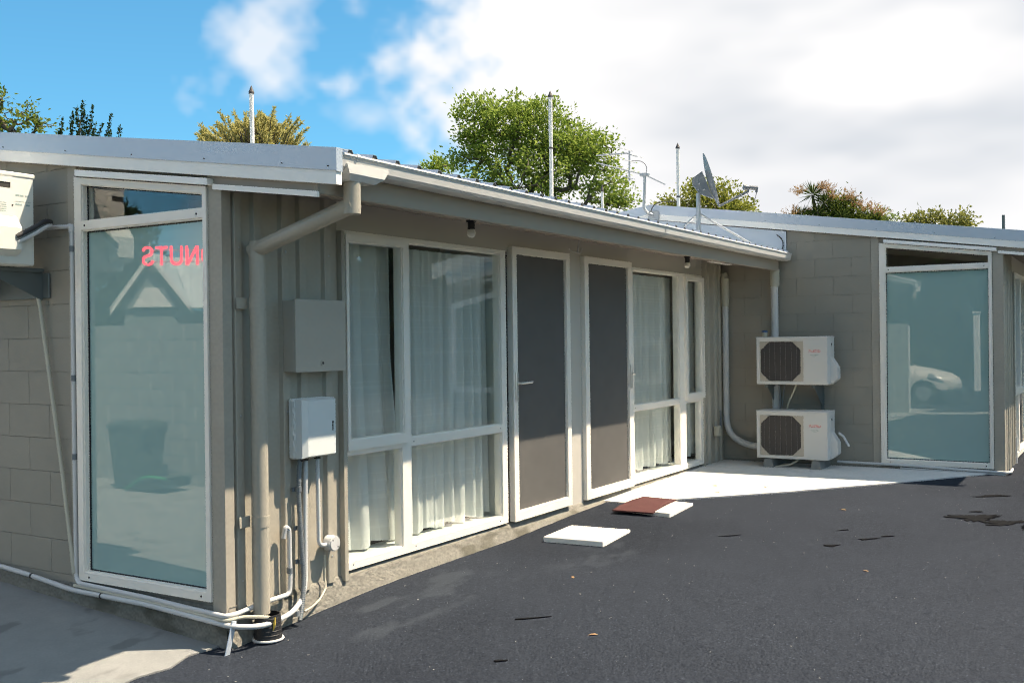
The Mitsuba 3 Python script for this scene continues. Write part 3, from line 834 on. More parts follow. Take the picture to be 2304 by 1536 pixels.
k = thing("power_socket", "small cream weatherproof socket box low on the cladding by the inner corner", "socket")
add(k + "__box", box(7.235, 7.345, -0.075, -0.0165, 0.275, 0.395, 0.012), "pvc_cream")
add(k + "__cable", tube([(7.345, -0.04, 0.33), (7.42, -0.035, 0.34), (7.44, -0.03, 0.42), (7.44, -0.028, 0.56)], 0.010, 8, bend=0.04), "pvc_grey", smooth=40)
one("conduit", cat_([tube([(7.565, -1.30, 0.024), (7.565, -2.0, 0.020), (7.56, -2.5, 0.005), (7.555, -2.97, -0.005), (7.60, -3.005, 0.0), (7.80, -3.00, 0.005)], 0.014, 8, bend=0.05),
                     tube([(7.575, -1.95, -0.012), (7.565, -2.5, -0.022), (7.560, -2.96, -0.028)], 0.010, 8)]), "pvc_white",
    "white conduit running along the foot of the far gable wall", "conduit", smooth=40)
one("conduit", tube([(8.20, -3.0, 0.02), (8.20, -3.0, 0.30)], 0.012, 8), "pvc_white", "short white conduit stub on the corrugated corner of the far unit", "conduit", smooth=40)

# large unit on the near gable wall, at the left rim
k = thing("heat_pump", "cream heat pump outdoor unit mounted high on the near gable wall, half sunlit", "air conditioner")
ax0, ax1, ay, ay1, az0, az1 = -0.412, -0.168, 1.350, 2.150, 1.852, 2.376
add(k + "__cabinet", box(ax0, ax1, ay, ay1, az0, az1, 0.008), "ac_cream")
add(k + "__lid", box(ax0 - 0.004, ax1 + 0.004, ay - 0.005, ay1, az1 - 0.022, az1 + 0.004, 0.005), "ac_cream")
V = np.array([(x, y, z) for x in (ax0 - 0.03, -0.283) for (y, z) in ((ay - 0.001, 2.13), (ay - 0.055, 2.06), (ay - 0.055, 1.935), (ay - 0.001, 1.90))])
add(k + "__valve_cover", trimesh.convex.convex_hull(V), "ac_cream")
pan = sbox(ax0 + 0.004, 2.125, -0.298, az1 - 0.03)
add(k + "__end_panel", exY(pan.difference(sbox(ax0 + 0.004, 2.285, -0.318, 2.318)), ay - 0.006, ay - 0.0005), "ac_cream")
add(k + "__hand_hold", exY(sbox(ax0 + 0.005, 2.284, -0.317, 2.319), ay - 0.002, ay - 0.0006), "dark_gap")
add(k + "__screw", cyl((-0.308, ay - 0.0085, 2.19), 0.005, 0.003, "y", 8), "gasket")
lab = []
rl = np.random.default_rng(5)
for zz, xa, xb in ((2.245, -0.285, -0.262), (2.245, -0.256, -0.236), (2.244, -0.226, -0.204), (2.214, -0.286, -0.190), (2.193, -0.286, -0.245), (2.192, -0.222, -0.196)):
    lab.append(box(xa, xb, ay - 0.0014, ay + 0.001, zz, zz + (0.003 if xb - xa > 0.08 else 0.010)))
add(k + "__label", cat_(lab), "print_grey", label="small grey-green printed label lines")
add(k + "__label", cat_([box(ax0 + 0.012, -0.345, ay - 0.0072, ay - 0.0055, z, z + 0.004) for z in (2.150, 2.162, 2.174, 2.186, 2.198)]), "print_grey")
for dx, bs, r, dz in ((-0.005, "black_plastic", 0.016, 0.022), (0.004, "pvc_white", 0.013, -0.008), (-0.008, "pvc_grey", 0.011, 0.008)):
    add(k + "__pipe", tube([(-0.31 + dx, ay - 0.050, 1.985 + dz), (-0.23 + dx, ay - 0.065, 2.030 + dz), (-0.15 + dx, ay - 0.075, 2.085 + dz), (-0.085, ay - 0.04, 2.100 + dz * 0.5), (-0.07, ay + 0.05, 2.10 + dz * 0.3), (-0.10, ay + 0.16, 2.09)], r, 9, bend=0.05), bs, smooth=40)
k = thing("wall_bracket", "grey steel bracket plate under the high heat pump on the near gable wall", "bracket")
add(k + "__wall_plate", box(-0.020, -0.0055, 1.44, 2.10, 1.672, 1.822, 0.003), "bracket_steel")
for yy in (1.50, 2.02):
    add(k + "__arm", box(-0.43, -0.021, yy - 0.02, yy + 0.02, 1.825, 1.850, 0.003), "bracket_steel")
    add(k + "__web", exY(Polygon([(-0.40, 1.824), (-0.021, 1.824), (-0.021, 1.66)]), yy - 0.003, yy + 0.003), "bracket_steel")
one("drain_hose", tube([(-0.10, 1.66, 1.80), (-0.045, 1.60, 1.775), (-0.040, 1.525, 1.72), (-0.036, 1.495, 1.60), (-0.034, 1.47, 1.45), (-0.034, 1.395, 1.07), (-0.034, 1.320, 0.68), (-0.034, 1.255, 0.30), (-0.036, 1.215, 0.06)], 0.0125, 9, bend=0.06), "pvc_cream",
    "long cream drain hose slanting down the near gable wall", "hose", smooth=40)

# conduits of the near corner
k = thing("conduit", "white conduit dropping beside the tall near window and turning round the corner", "conduit")
add(k + "__pipe", tube([(-0.05, 1.46, 2.085), (-0.022, 1.38, 2.090), (-0.022, 1.213, 2.083), (-0.022, 1.211, 0.035), (-0.045, 1.16, 0.008), (-0.045, 0.60, -0.006), (-0.045, 0.2, -0.024), (-0.052, -0.05, -0.030), (0.02, -0.062, -0.030), (0.20, -0.040, -0.022), (0.425, -0.045, -0.016), (0.432, -0.045, 0.05), (0.428, -0.045, 0.345), (0.40, -0.045, 0.365), (0.392, -0.035, 0.30)], 0.0135, 10, bend=0.03), "pvc_white", smooth=40)
for z in (1.935, 1.18, 0.72):
    add(k + "__coupling", cyl((-0.022, 1.2115, z), 0.0165, 0.035, "z", 10), "pvc_grey", smooth=40)
add(k + "__elbow", tube([(-0.022, 1.235, 2.084), (-0.022, 1.212, 2.083), (-0.022, 1.2115, 2.052)], 0.0185, 10, bend=0.012), "pvc_white", smooth=40)
add(k + "__coupling", cyl((0.429, -0.045, 0.10), 0.0165, 0.03, "z", 10), "pvc_grey", smooth=40)
k = thing("conduit", "white conduit along the foot of the near gable wall, ending in the cable box", "conduit")
add(k + "__pipe", tube([(-0.052, 3.4, 0.10), (-0.050, 1.93, 0.032), (-0.050, 1.66, 0.012), (-0.052, 1.20, -0.036), (-0.055, 0.60, -0.040), (-0.060, 0.05, -0.066), (-0.052, -0.085, -0.078), (0.05, -0.155, -0.095), (0.17, -0.160, -0.105), (0.37, -0.118, -0.098), (0.50, -0.070, -0.06), (0.555, -0.045, 0.02), (0.562, -0.040, 0.35), (0.562, -0.050, 0.73)], 0.0145, 10, bend=0.06), "pvc_white", smooth=40)
for yy in (1.60, 0.95, 0.40):
    zz = np.interp(yy, [0.05, 0.60, 1.20, 1.66], [-0.066, -0.040, -0.036, 0.012])
    add(k + "__tie", tube([(-0.053, yy, zz), (-0.053, yy - 0.012, zz)], 0.0162, 10), "black_plastic", smooth=40)
k = thing("conduit", "thin cream conduit strapped between the two white ones under the tall near window", "conduit")
add(k + "__pipe", tube([(-0.046, 1.20, -0.008), (-0.050, 0.6, -0.024), (-0.055, 0.05, -0.048), (-0.060, -0.06, -0.052), (0.03, -0.085, -0.045), (0.13, -0.150, -0.062), (0.20, -0.165, -0.085)], 0.0095, 8, bend=0.05), "pvc_cream", smooth=40)
k = thing("flexible_conduit", "grey ribbed flexible conduit hanging from the cable box down to the asphalt", "conduit")
fp = fillet([(0.512, -0.055, 0.735), (0.496, -0.055, 0.55), (0.510, -0.055, 0.30), (0.524, -0.062, 0.06), (0.490, -0.085, -0.06), (0.430, -0.115, -0.160)], 0.12, 8)
seg = np.linalg.norm(np.diff(fp, axis=0), axis=1)
sacc = np.r_[0, np.cumsum(seg)]
ss = np.arange(0, sacc[-1], 0.004)
fp2 = np.stack([np.interp(ss, sacc, fp[:, i]) for i in range(3)], 1)
add(k + "__pipe", tube(fp2, 0.0135 + 0.0008 * np.sign(np.sin(np.arange(len(ss)) * np.pi / 1.5)), 9), "pvc_grey", smooth=40)
for z in (0.56, 0.34, 0.15):
    xx = float(np.interp(-z, -fp2[:, 2], fp2[:, 0]))
    add(k + "__saddle", cat_([box(xx - 0.030, xx + 0.030, -0.037, -0.031, z - 0.012, z + 0.012), cyl((xx, -0.053, z - 0.012), 0.0185, 0.024, "z", 10)]), "pvc_grey", smooth=40)
add(k + "__clip", cat_([cyl((0.425, -0.10, -0.118), 0.02, 0.016, "y", 10), cyl((0.405, -0.12, -0.125), 0.014, 0.03, "z", 8)]), "galv", smooth=40)
k = thing("conduit", "white conduit dropping from the cable box to a round junction box by the window", "conduit")
add(k + "__pipe", tube([(0.668, -0.045, 0.735), (0.668, -0.045, 0.60), (0.672, -0.045, 0.225), (0.70, -0.045, 0.205), (0.745, -0.045, 0.207)], 0.0125, 10, bend=0.035), "pvc_white", smooth=40)
add(k + "__junction_box", cat_([cyl((0.778, -0.072, 0.208), 0.046, 0.052, "y", 20), cyl((0.778, -0.079, 0.208), 0.041, 0.008, "y", 20)]), "pvc_white", smooth=40)
for a, b in ((0.755, 0.23), (0.80, 0.186)):
    add(k + "__screw", cyl((a, -0.081, b), 0.004, 0.003, "y", 8), "gasket")
one("loose_cable", tube([(0.745, -0.024, 0.14), (0.745, -0.022, 0.0), (0.735, -0.040, -0.045), (0.66, -0.060, -0.095), (0.58, -0.075, -0.118), (0.50, -0.085, -0.125)], 0.006, 7, bend=0.06), "pvc_cream",
    "thin loose cable sagging over the foundation from the round junction box", "cable", smooth=40)
one("metal_strip", cat_([box(-0.016, 0.016, -0.004, 0.004, -0.10, 0.085, 0.002).apply_transform(trimesh.transformations.rotation_matrix(math.radians(17), [0, 1, 0])).apply_translation([-0.052, -0.085, -0.135])]), "flash_steel",
    "pale metal strip leaning on the foundation corner under the conduits", "strip")
k = thing("drain_sump", "black ribbed drain basket with a white rim under the near downpipe", "drain")
gz = float(G(0.19, -0.1))
prof = [(0.070, gz + 0.012), (0.074, gz + 0.02), (0.068, -0.062), (0.062, -0.062)]
add(k + "__basket", trimesh.creation.revolve(np.array(prof), sections=40).apply_translation([0.19, -0.11, 0]), "black_plastic", smooth=40)
add(k + "__rib", cat_([tube([(0.19 + r * math.cos(a), -0.11 + r * math.sin(a), z) for a in np.linspace(0, 2 * np.pi, 33)], 0.0022, 5) for z, r in ((-0.078, 0.0690), (-0.10, 0.0702), (-0.122, 0.0714), (-0.144, 0.0726), (-0.166, 0.0738))]), "black_plastic", smooth=40)
add(k + "__rim", tube([(0.19 + 0.079 * math.cos(a), -0.11 + 0.079 * math.sin(a), gz + 0.010) for a in np.linspace(0, 2 * np.pi, 41)], 0.007, 8), "pvc_white", smooth=40)
plain("yellow_leaf", (0.62, 0.42, 0.06), 0.7)
one("fallen_leaf", tube([(0.158, -0.180, -0.135), (0.164, -0.184, -0.105), (0.172, -0.180, -0.07)], [0.004, 0.010, 0.005], 6, flat=0.4), "yellow_leaf", "bright yellow leaf caught on the black drain basket", "leaf")

# meter and cable boxes
k = thing("meter_box", "taupe steel meter box fixed to the corrugated cladding beside the near window", "meter box")
add(k + "__case", box(0.430, 0.848, -0.098, -0.017, 1.224, 1.626, 0.003), "meter_paint")
add(k + "__door", box(0.428, 0.852, -0.114, -0.0985, 1.220, 1.632, 0.003), "meter_paint")
add(k + "__lock", cat_([cyl((0.645, -0.119, 1.270), 0.015, 0.006, "y", 16)]), "meter_paint", smooth=40)
add(k + "__lock_core", cat_([cyl((0.645, -0.1205, 1.270), 0.008, 0.0016, "y", 12)]), "dark_gap")
k = thing("cable_box", "pale grey plastic cable box with piano hinge under the taupe meter box", "junction box")
add(k + "__base", box(0.458, 0.742, -0.064, -0.017, 0.733, 1.072, 0.010), "box_grey")
lidp = sbox(0.478, 0.738, 0.736, 1.068)
Vl = []
for yy, e in ((-0.066, 0.0), (-0.110, 0.004), (-0.128, 0.026)):
    Vl += [(x, yy, z) for x in (0.466 + e * 1.4, 0.742 - e * 0.25) for z in (0.735 + e * 0.45, 1.071 - e * 0.45)]
add(k + "__door", trimesh.convex.convex_hull(np.array(Vl)), "box_grey", smooth=30)
for i in range(5):
    z = 0.775 + i * 0.062
    add(k + "__hinge_knuckle", cyl((0.4605, -0.066, z), 0.0055, 0.034, "z", 8), "box_grey", smooth=40)
add(k + "__latch", box(0.706, 0.716, -0.1302, -0.126, 0.880, 0.935, 0.001), "dark_gap")
add(k + "__keyhole", cyl((0.733, -0.1225, 0.908), 0.008, 0.012, "y", 12), "gasket")
add(k + "__gland", cat_([cyl((0.562, -0.050, 0.716), 0.02, 0.018, "z", 12), cyl((0.520, -0.055, 0.716), 0.02, 0.018, "z", 12), cyl((0.668, -0.045, 0.716), 0.02, 0.018, "z", 12)]), "black_plastic", smooth=40)


# lamp holders and a loose cable under the soffit
def soffit(y):
    return 2.140 + (2.2425 - 2.140) * (y + 0.665) / 0.695


for x, y, lb in ((1.93, -0.30, "bare bulb in a black holder under the soffit above the near window"), (5.80, -0.30, "bare bulb in a black holder under the soffit past the second door")):
    k = thing("lamp", lb, "lamp")
    z = soffit(y)
    add(k + "__holder", cat_([cyl((x, y, z - 0.012), 0.034, 0.012, "z", 18), cyl((x, y, z - 0.062), 0.024, 0.050, "z", 18)]), "black_plastic", smooth=40)
    b = trimesh.creation.icosphere(3, 0.030)
    b.vertices[:, 2] *= np.where(b.vertices[:, 2] > 0, 1.25, 1.0)
    b.apply_translation([x, y, z - 0.088])
    add(k + "__bulb", b, "bulb_glass", smooth=True)
one("loose_cable", cat_([tube([(3.985, -0.05, 2.235), (3.965, -0.045, 2.19), (3.98, -0.03, 2.13), (4.02, -0.025, 2.118), (4.05, -0.03, 2.135), (4.06, -0.03, 2.17)], 0.006, 7, bend=0.03),
                         tube([(3.99, -0.028, 2.125), (3.90, -0.02, 2.128), (3.86, -0.012, 2.150)], 0.004, 6)]), "pvc_white", "loose white cable end curling under the soffit between the two doors", "cable", smooth=40)
one("batten", box(6.35, 6.95, -0.36, -0.30, soffit(-0.33) - 0.020, soffit(-0.33) - 0.012, 0.003), "board_white", "pale batten hanging slightly loose under the soffit near the inner corner", "batten")

# ------------------------------------------------------------------ slabs and mat on the asphalt
def flat_slab(c, th, up):
    c = np.array(c)
    z = G(c[:, 0], c[:, 1]).max()
    b = 0.012
    ctr = c.mean(0)
    V = []
    for zz, s in ((z - 0.02, 1.0), (z + up + th - 0.006, 1.0), (z + up + th, 1 - b * 1.6)):
        for q in c:
            V.append([*(ctr + (q - ctr) * s), zz + 0.0])
    return trimesh.convex.convex_hull(np.array(V)), z


m, z = flat_slab([(2.855, -0.300), (3.365, -0.262), (3.405, -0.755), (2.890, -0.775)], 0.021, 0.0)
one("paving_slab", m, "paver_white", "white square paving slab lying on the asphalt before the first door", "paving slab")
m, z = flat_slab([(4.10, -0.365), (4.66, -0.330), (4.60, -0.800), (4.02, -0.825)], 0.021, 0.0)
one("paving_slab", m, "paver_white", "white paving slab half covered by the red mat before the second door", "paving slab")
V = []
cm = np.array([(3.970, -0.330), (4.690, -0.290), (4.660, -0.622), (3.985, -0.690)])
q = z + 0.023
mat = Polygon(cm)
mm = extr(mat, 0.012)
v, f = trimesh.remesh.subdivide_to_size(mm.vertices, mm.faces, 0.06, max_iter=10)
v = v.copy()
v[:, 2] += q - 0.012 * np.clip((4.12 - v[:, 0]) / 0.14, 0, 1) + 0.004 * np.sin(v[:, 0] * 9)
one("door_mat", trimesh.Trimesh(v, f, process=False), "red_rubber", "dark red rubber mat lying over a white slab before the second door", "door mat", smooth=30)

# small things scattered on the ground
rd = np.random.default_rng(12)
for (cx, cy, sx, sy, seed) in ((4.97, -3.0, 0.20, 0.16, 1), (4.86, -3.24, 0.22, 0.09, 2), (4.78, -3.46, 0.16, 0.09, 3), (6.13, -3.0, 0.16, 0.05, 4), (5.25, -2.98, 0.05, 0.03, 5), (3.58, -1.49, 0.08, 0.008, 6), (3.57, -2.24, 0.06, 0.03, 7), (3.86, -2.42, 0.08, 0.018, 8), (4.01, -2.53, 0.05, 0.014, 9),
                               (4.1, -2.2, 0.04, 0.010, 11), (1.09, -1.215, 0.10, 0.010, 14), (0.47, -1.40, 0.035, 0.014, 15)):
    r = np.random.default_rng(seed)
    n = 56
    a = np.linspace(0, 2 * np.pi, n, endpoint=False)
    rad = 0.45 + 0.62 * r.random(n) + 0.25 * np.sin(a * 3 + seed)
    ang = math.radians(-50)
    px, py = sx * rad * np.cos(a), sy * rad * np.sin(a)
    P = Polygon(np.c_[cx + px * math.cos(ang) - py * math.sin(ang), cy + px * math.sin(ang) + py * math.cos(ang)]).buffer(0)
    P = max(polys(P), key=lambda g: g.area)
    m = extr(P, 0.004)
    m.vertices[:, 2] += G(m.vertices[:, 0], m.vertices[:, 1]) + 0.002
    struct("tar_patch", m, "tar_black")
LEAF = []
def leaf_mesh(s):
    V = np.array([(-1, 0, 0.0), (-0.3, 0.38, 0.12), (0.5, 0.30, 0.16), (1.0, 0, 0.02), (0.5, -0.30, 0.10), (-0.3, -0.38, 0.2), (0, 0, 0.03)]) * s
    return trimesh.Trimesh(V, [[0, 6, 1], [1, 6, 2], [2, 6, 3], [3, 6, 4], [4, 6, 5], [5, 6, 0]], process=False)
leaf_ply = mikit.ply(leaf_mesh(0.03), "dead_leaf")
lf = [(5.62, -0.62, "curled brown leaf in the middle of the sunlit concrete pad"), (5.75, -1.08, "small brown leaf near the edge of the sunlit concrete pad"), (5.25, -0.78, "tiny brown leaf on the pad beside its asphalt edge"), (4.9, -2.0, "pale leaf on the asphalt towards the shaded pad tip"), (3.0, -2.6, "small dry leaf alone in the middle of the open asphalt"), (2.0, -1.0, "small dry leaf on the asphalt between the near window and the black crack"), (1.0, -1.65, "small dry leaf on the asphalt nearest the photographer, past the black crack")]
for i, (x, y, lb) in enumerate(lf):
    kk = numbered("fallen_leaf")
    s = 1.2 if i < 4 else float(rd.uniform(0.6, 1.0))
    scene[kk] = {**leaf_ply, "to_world": T().translate([x, y, float(G(x, y)) + (0.014 if i < 3 else 0.002)]).rotate([0, 0, 1], float(rd.uniform(0, 360))).scale([s, s, s])}
    labels[kk] = {"label": lb or "small dry leaf fallen on the open asphalt", "category": "leaf"}
    if lb is None:
        labels[kk]["group"] = "dry leaves on the asphalt"
pebs = []
base = trimesh.creation.icosphere(0, 1.0)
for i in range(650):
    x = rd.uniform(-3.0, 9.0)
    y = rd.uniform(-6, -0.1)
    if y > -0.9 and 2.7 < x < 4.8:
        continue
    s = rd.uniform(0.0016, 0.0042) * (1.7 if rd.random() < 0.06 else 1)
    m = base.vertices * np.array([s * rd.uniform(0.7, 1.5), s * rd.uniform(0.7, 1.4), s * 0.7])
    pebs.append((m + np.array([x, y, float(G(x, y)) + s * 0.4]), base.faces))
off = 0
PV, PF = [], []
for v, f in pebs:
    PV.append(v)
    PF.append(f + off)
    off += len(v)
struct("gravel", trimesh.Trimesh(np.concatenate(PV), np.concatenate(PF), process=False), "grit", "pale loose grit scattered over the asphalt", kind="stuff")


# ------------------------------------------------------------------ roof fittings
plain("pipe_paint", (0.60, 0.60, 0.57), 0.5)
plain("cap_dark", (0.05, 0.045, 0.045), 0.6)


def vent(x, y, z0, z1, r, lb, band=None):
    k = thing("vent_pipe", lb, "vent pipe", None)
    add(k + "__pipe", tube([(x, y, z0), (x + 0.004, y, (z0 + z1) / 2), (x, y, z1 - 0.075)], r, 12), "pipe_paint", smooth=40)
    add(k + "__cap", cat_([cyl((x, y, z1 - 0.078), r * 1.25, 0.016, "z", 12), cyl((x, y, z1 - 0.062), r * 1.3, 0.062, "z", 12, r2=0.002)]), "cap_dark", smooth=40)
    if band:
        add(k + "__band", cyl((x, y, band), r * 1.18, 0.02, "z", 12), "cap_dark", smooth=40)


vent(3.03, 2.83, 2.75, 3.755, 0.0205, "white vent pipe with black conical cap before the yellow cypress")
vent(6.65, 1.70, 2.58, 4.275, 0.0225, "tallest white vent pipe standing in front of the big leafy tree", 3.60)
vent(8.82, 1.01, 2.90, 3.935, 0.0225, "white vent pipe with black tip between television aerial and dish", 3.22)
vent(6.05, 0.75, 2.45, 3.03, 0.0150, "shortest thin vent pipe low at the right side of the big leafy tree")
one("pole", tube([(35.8, -0.1, 0.0), (35.8, -0.1, 5.52)], 0.05, 8), "pvc_grey", "far thin pole rising over the roof at the right rim", "pole")
k = thing("tv_aerial", "old television aerial on a bent mast fixed to the far barge board", "aerial")
X = 7.47
add(k + "__mast", tube([(7.55, 0.80, 2.850), (X, 0.86, 2.870), (X, 0.905, 2.950), (X, 0.890, 3.10), (X, 0.885, 3.335)], 0.017, 9, bend=0.05), "galv", smooth=40)
add(k + "__mount", cat_([box(7.535, 7.549, 0.74, 0.88, 2.79, 2.90, 0.003), box(X - 0.03, X + 0.03, 0.83, 0.94, 3.31, 3.35, 0.008)]), "galv")
ant = [tube([(X, 1.524, 3.536), (X, 1.006, 3.367), (X, 0.885, 3.330), (X, 0.626, 3.190)], 0.008, 6), tube([(X - .12, 1.463, 3.600), (X - .12, 1.061, 3.585), (X - .12, 0.934, 3.535)], 0.009, 6), tube([(X - .05, 1.057, 3.62), (X - .05, 1.062, 3.27)], 0.012, 6)]
add(k + "__boom", ant[0], "galv", smooth=40)
add(k + "__boom", ant[1], "galv", smooth=40)
add(k + "__upright", ant[2], "galv", smooth=40)
for (yy, zz, hl) in ((1.095, 3.642, 0.20), (1.06, 3.50, 0.16), (1.06, 3.30, 0.16), (1.02, 3.374, 0.22), (1.20, 3.432, 0.17), (1.35, 3.482, 0.15), (1.30, 3.594, 0.12), (0.95, 3.545, 0.14)):
    add(k + "__element", tube([(X - 0.06 - hl, yy + 0.012, zz), (X - 0.06 + hl * 0.6, yy - 0.03, zz - 0.006)], 0.005, 5), "galv", smooth=40)
add(k + "__cable", tube([(X - .05, 1.03, 3.50), (X, 0.93, 3.50), (X, 0.86, 3.44), (X, 0.862, 3.33)], 0.004, 5, bend=0.06), "black_plastic", smooth=40)
add(k + "__cable", tube([(7.50, 0.84, 2.85), (7.50, 0.80, 2.96), (7.50, 0.70, 3.00), (7.52, 0.50, 2.985)], 0.006, 5, bend=0.08), "black_plastic", smooth=40)

k = thing("satellite_dish", "grey satellite dish seen edge-on, standing on a braced mast on the lower roof", "satellite dish")
mx, my = 6.77, -0.05
add(k + "__mast", tube([(mx, my, roof_z(my)), (mx, my, 2.95)], 0.024, 12), "galv", smooth=40)
add(k + "__strut", tube([(mx, my, 2.735), (7.40, -0.60, roof_z(-0.60) + 0.01)], 0.012, 8), "galv", smooth=40)
add(k + "__strut", tube([(mx, my, 2.735), (6.85, 0.36, roof_z(0.36) + 0.01)], 0.012, 8), "galv", smooth=40)
add(k + "__foot", cat_([box(mx - 0.06, mx + 0.06, my - 0.06, my + 0.06, roof_z(my), roof_z(my) + 0.034, 0.003)]), "galv")
Rv = np.array([0.52, -0.854, 0.0])                    # towards the arm
top, bot = np.array([6.795, -0.09, 3.38]), np.array([6.885, -0.235, 2.795])
up_ = (top - bot) / np.linalg.norm(top - bot)
side = np.cross(up_, np.array([0.405, -0.914, 0.0]))
side /= np.linalg.norm(side)
nrm = np.cross(side, up_)
nrm /= np.linalg.norm(nrm)
if nrm @ Rv < 0:
    nrm = -nrm
yaw_ = 0.0
n2 = nrm * math.cos(yaw_) - side * math.sin(yaw_)
s2 = side * math.cos(yaw_) + nrm * math.sin(yaw_)
H2 = np.linalg.norm(top - bot) / 2
ctr = (top + bot) / 2
Vd, Fd = [], []
na, nr = 40, 8
for lay, o in ((0, 0.0), (1, 0.010)):
    for i in range(nr + 1):
        for j in range(na):
            a = 2 * np.pi * j / na
            r = i / nr
            Vd.append(ctr + H2 * r * math.sin(a) * up_ + H2 * 0.92 * r * math.cos(a) * s2 + n2 * (-0.032 * (1 - r * r) - o * (1 - 0.7 * r) + 0.012))
B = (nr + 1) * na
for i in range(nr):
    for j in range(na):
        a0, a1, b0, b1 = i * na + j, i * na + (j + 1) % na, (i + 1) * na + j, (i + 1) * na + (j + 1) % na
        Fd += [[a0, b0, b1], [a0, b1, a1], [B + a0, B + b1, B + b0], [B + a0, B + a1, B + b1]]
for j in range(na):
    a0, a1 = nr * na + j, nr * na + (j + 1) % na
    Fd += [[a0, B + a0, B + a1], [a0, B + a1, a1]]
plain("dish_grey", (0.15, 0.165, 0.18), 0.4)
add(k + "__reflector", trimesh.Trimesh(np.array(Vd), Fd, process=False), "dish_grey", smooth=35)
bk = ctr - n2 * 0.055
add(k + "__back_plate", trimesh.convex.convex_hull(np.array([bk + s * 0.03 * s2 + p for s in (-1, 1) for p in (up_ * 0.08 - n2 * 0.12, up_ * 0.02 - n2 * 0.14, up_ * -0.20 + n2 * 0.03, up_ * 0.12 - n2 * 0.0, up_ * -0.10 - n2 * 0.10)])), "dish_grey")
for q in ((0.0, 0.03), (-0.06, 0.06), (-0.08, 0.0)):
    add(k + "__bolt", cyl(tuple(bk + up_ * q[0] - n2 * (0.04 + q[1]) + np.array([-0.045, -0.028, 0])), 0.008, 0.012, "y", 8), "galv")
ae = np.array([7.055, -0.515, 2.965])
add(k + "__arm", tube([bot - np.array([0.0, 0.0, -0.01]), ae], 0.013, 8), "dish_grey", smooth=40)
hd = Rv
add(k + "__receiver", cat_([tube([ae - hd * 0.055 + [0, 0, 0.045], ae - hd * 0.02 + [0, 0, 0.042], ae + hd * 0.012 + [0, 0, 0.040]], [0.030, 0.030, 0.016], 12), tube([ae + hd * 0.012 + [0, 0, 0.040], ae + hd * 0.10 + [0, 0, 0.032]], 0.024, 12),
                            box(-0.012, 0.012, -0.012, 0.012, -0.03, 0.0).apply_translation(ae + hd * 0.088 + [0, 0, 0.018]), tube([ae, ae + [0, 0, 0.04]], 0.008, 8)]), "dish_grey", smooth=40)
add(k + "__cable", tube([ae + hd * 0.09, ae + hd * 0.07 + [0, 0, -0.10], ae + hd * 0.0 + [0, 0, -0.05], ae - hd * 0.02], 0.0035, 5, bend=0.06), "black_plastic", smooth=40)

# ------------------------------------------------------------------ trees
RU = np.array([0.52, -0.854, 0.0])
DU = np.array([0.854, 0.52, 0.0])


def leaf_quads(P, D, L, W, r, fold=0.25):
    """P centres (n,3), D lengthwise directions; two triangles each"""
    n = len(P)
    D = D / np.linalg.norm(D, axis=1, keepdims=True)
    q = r.normal(size=(n, 3))
    S = np.cross(D, q)
    S /= np.linalg.norm(S, axis=1, keepdims=True)
    N = np.cross(D, S)
    L = np.broadcast_to(np.asarray(L), (n,))[:, None]
    W = np.broadcast_to(np.asarray(W), (n,))[:, None]
    a = P
    b = P + D * L * 0.45 + S * W * 0.5 + N * W * fold
    c = P + D * L
    d = P + D * L * 0.45 - S * W * 0.5 + N * W * fold
    V = np.stack([a, b, c, d], 1).reshape(-1, 3)
    i = np.arange(n)[:, None] * 4
    F = np.concatenate([i + [0, 1, 2], i + [0, 2, 3]])
    return V, F


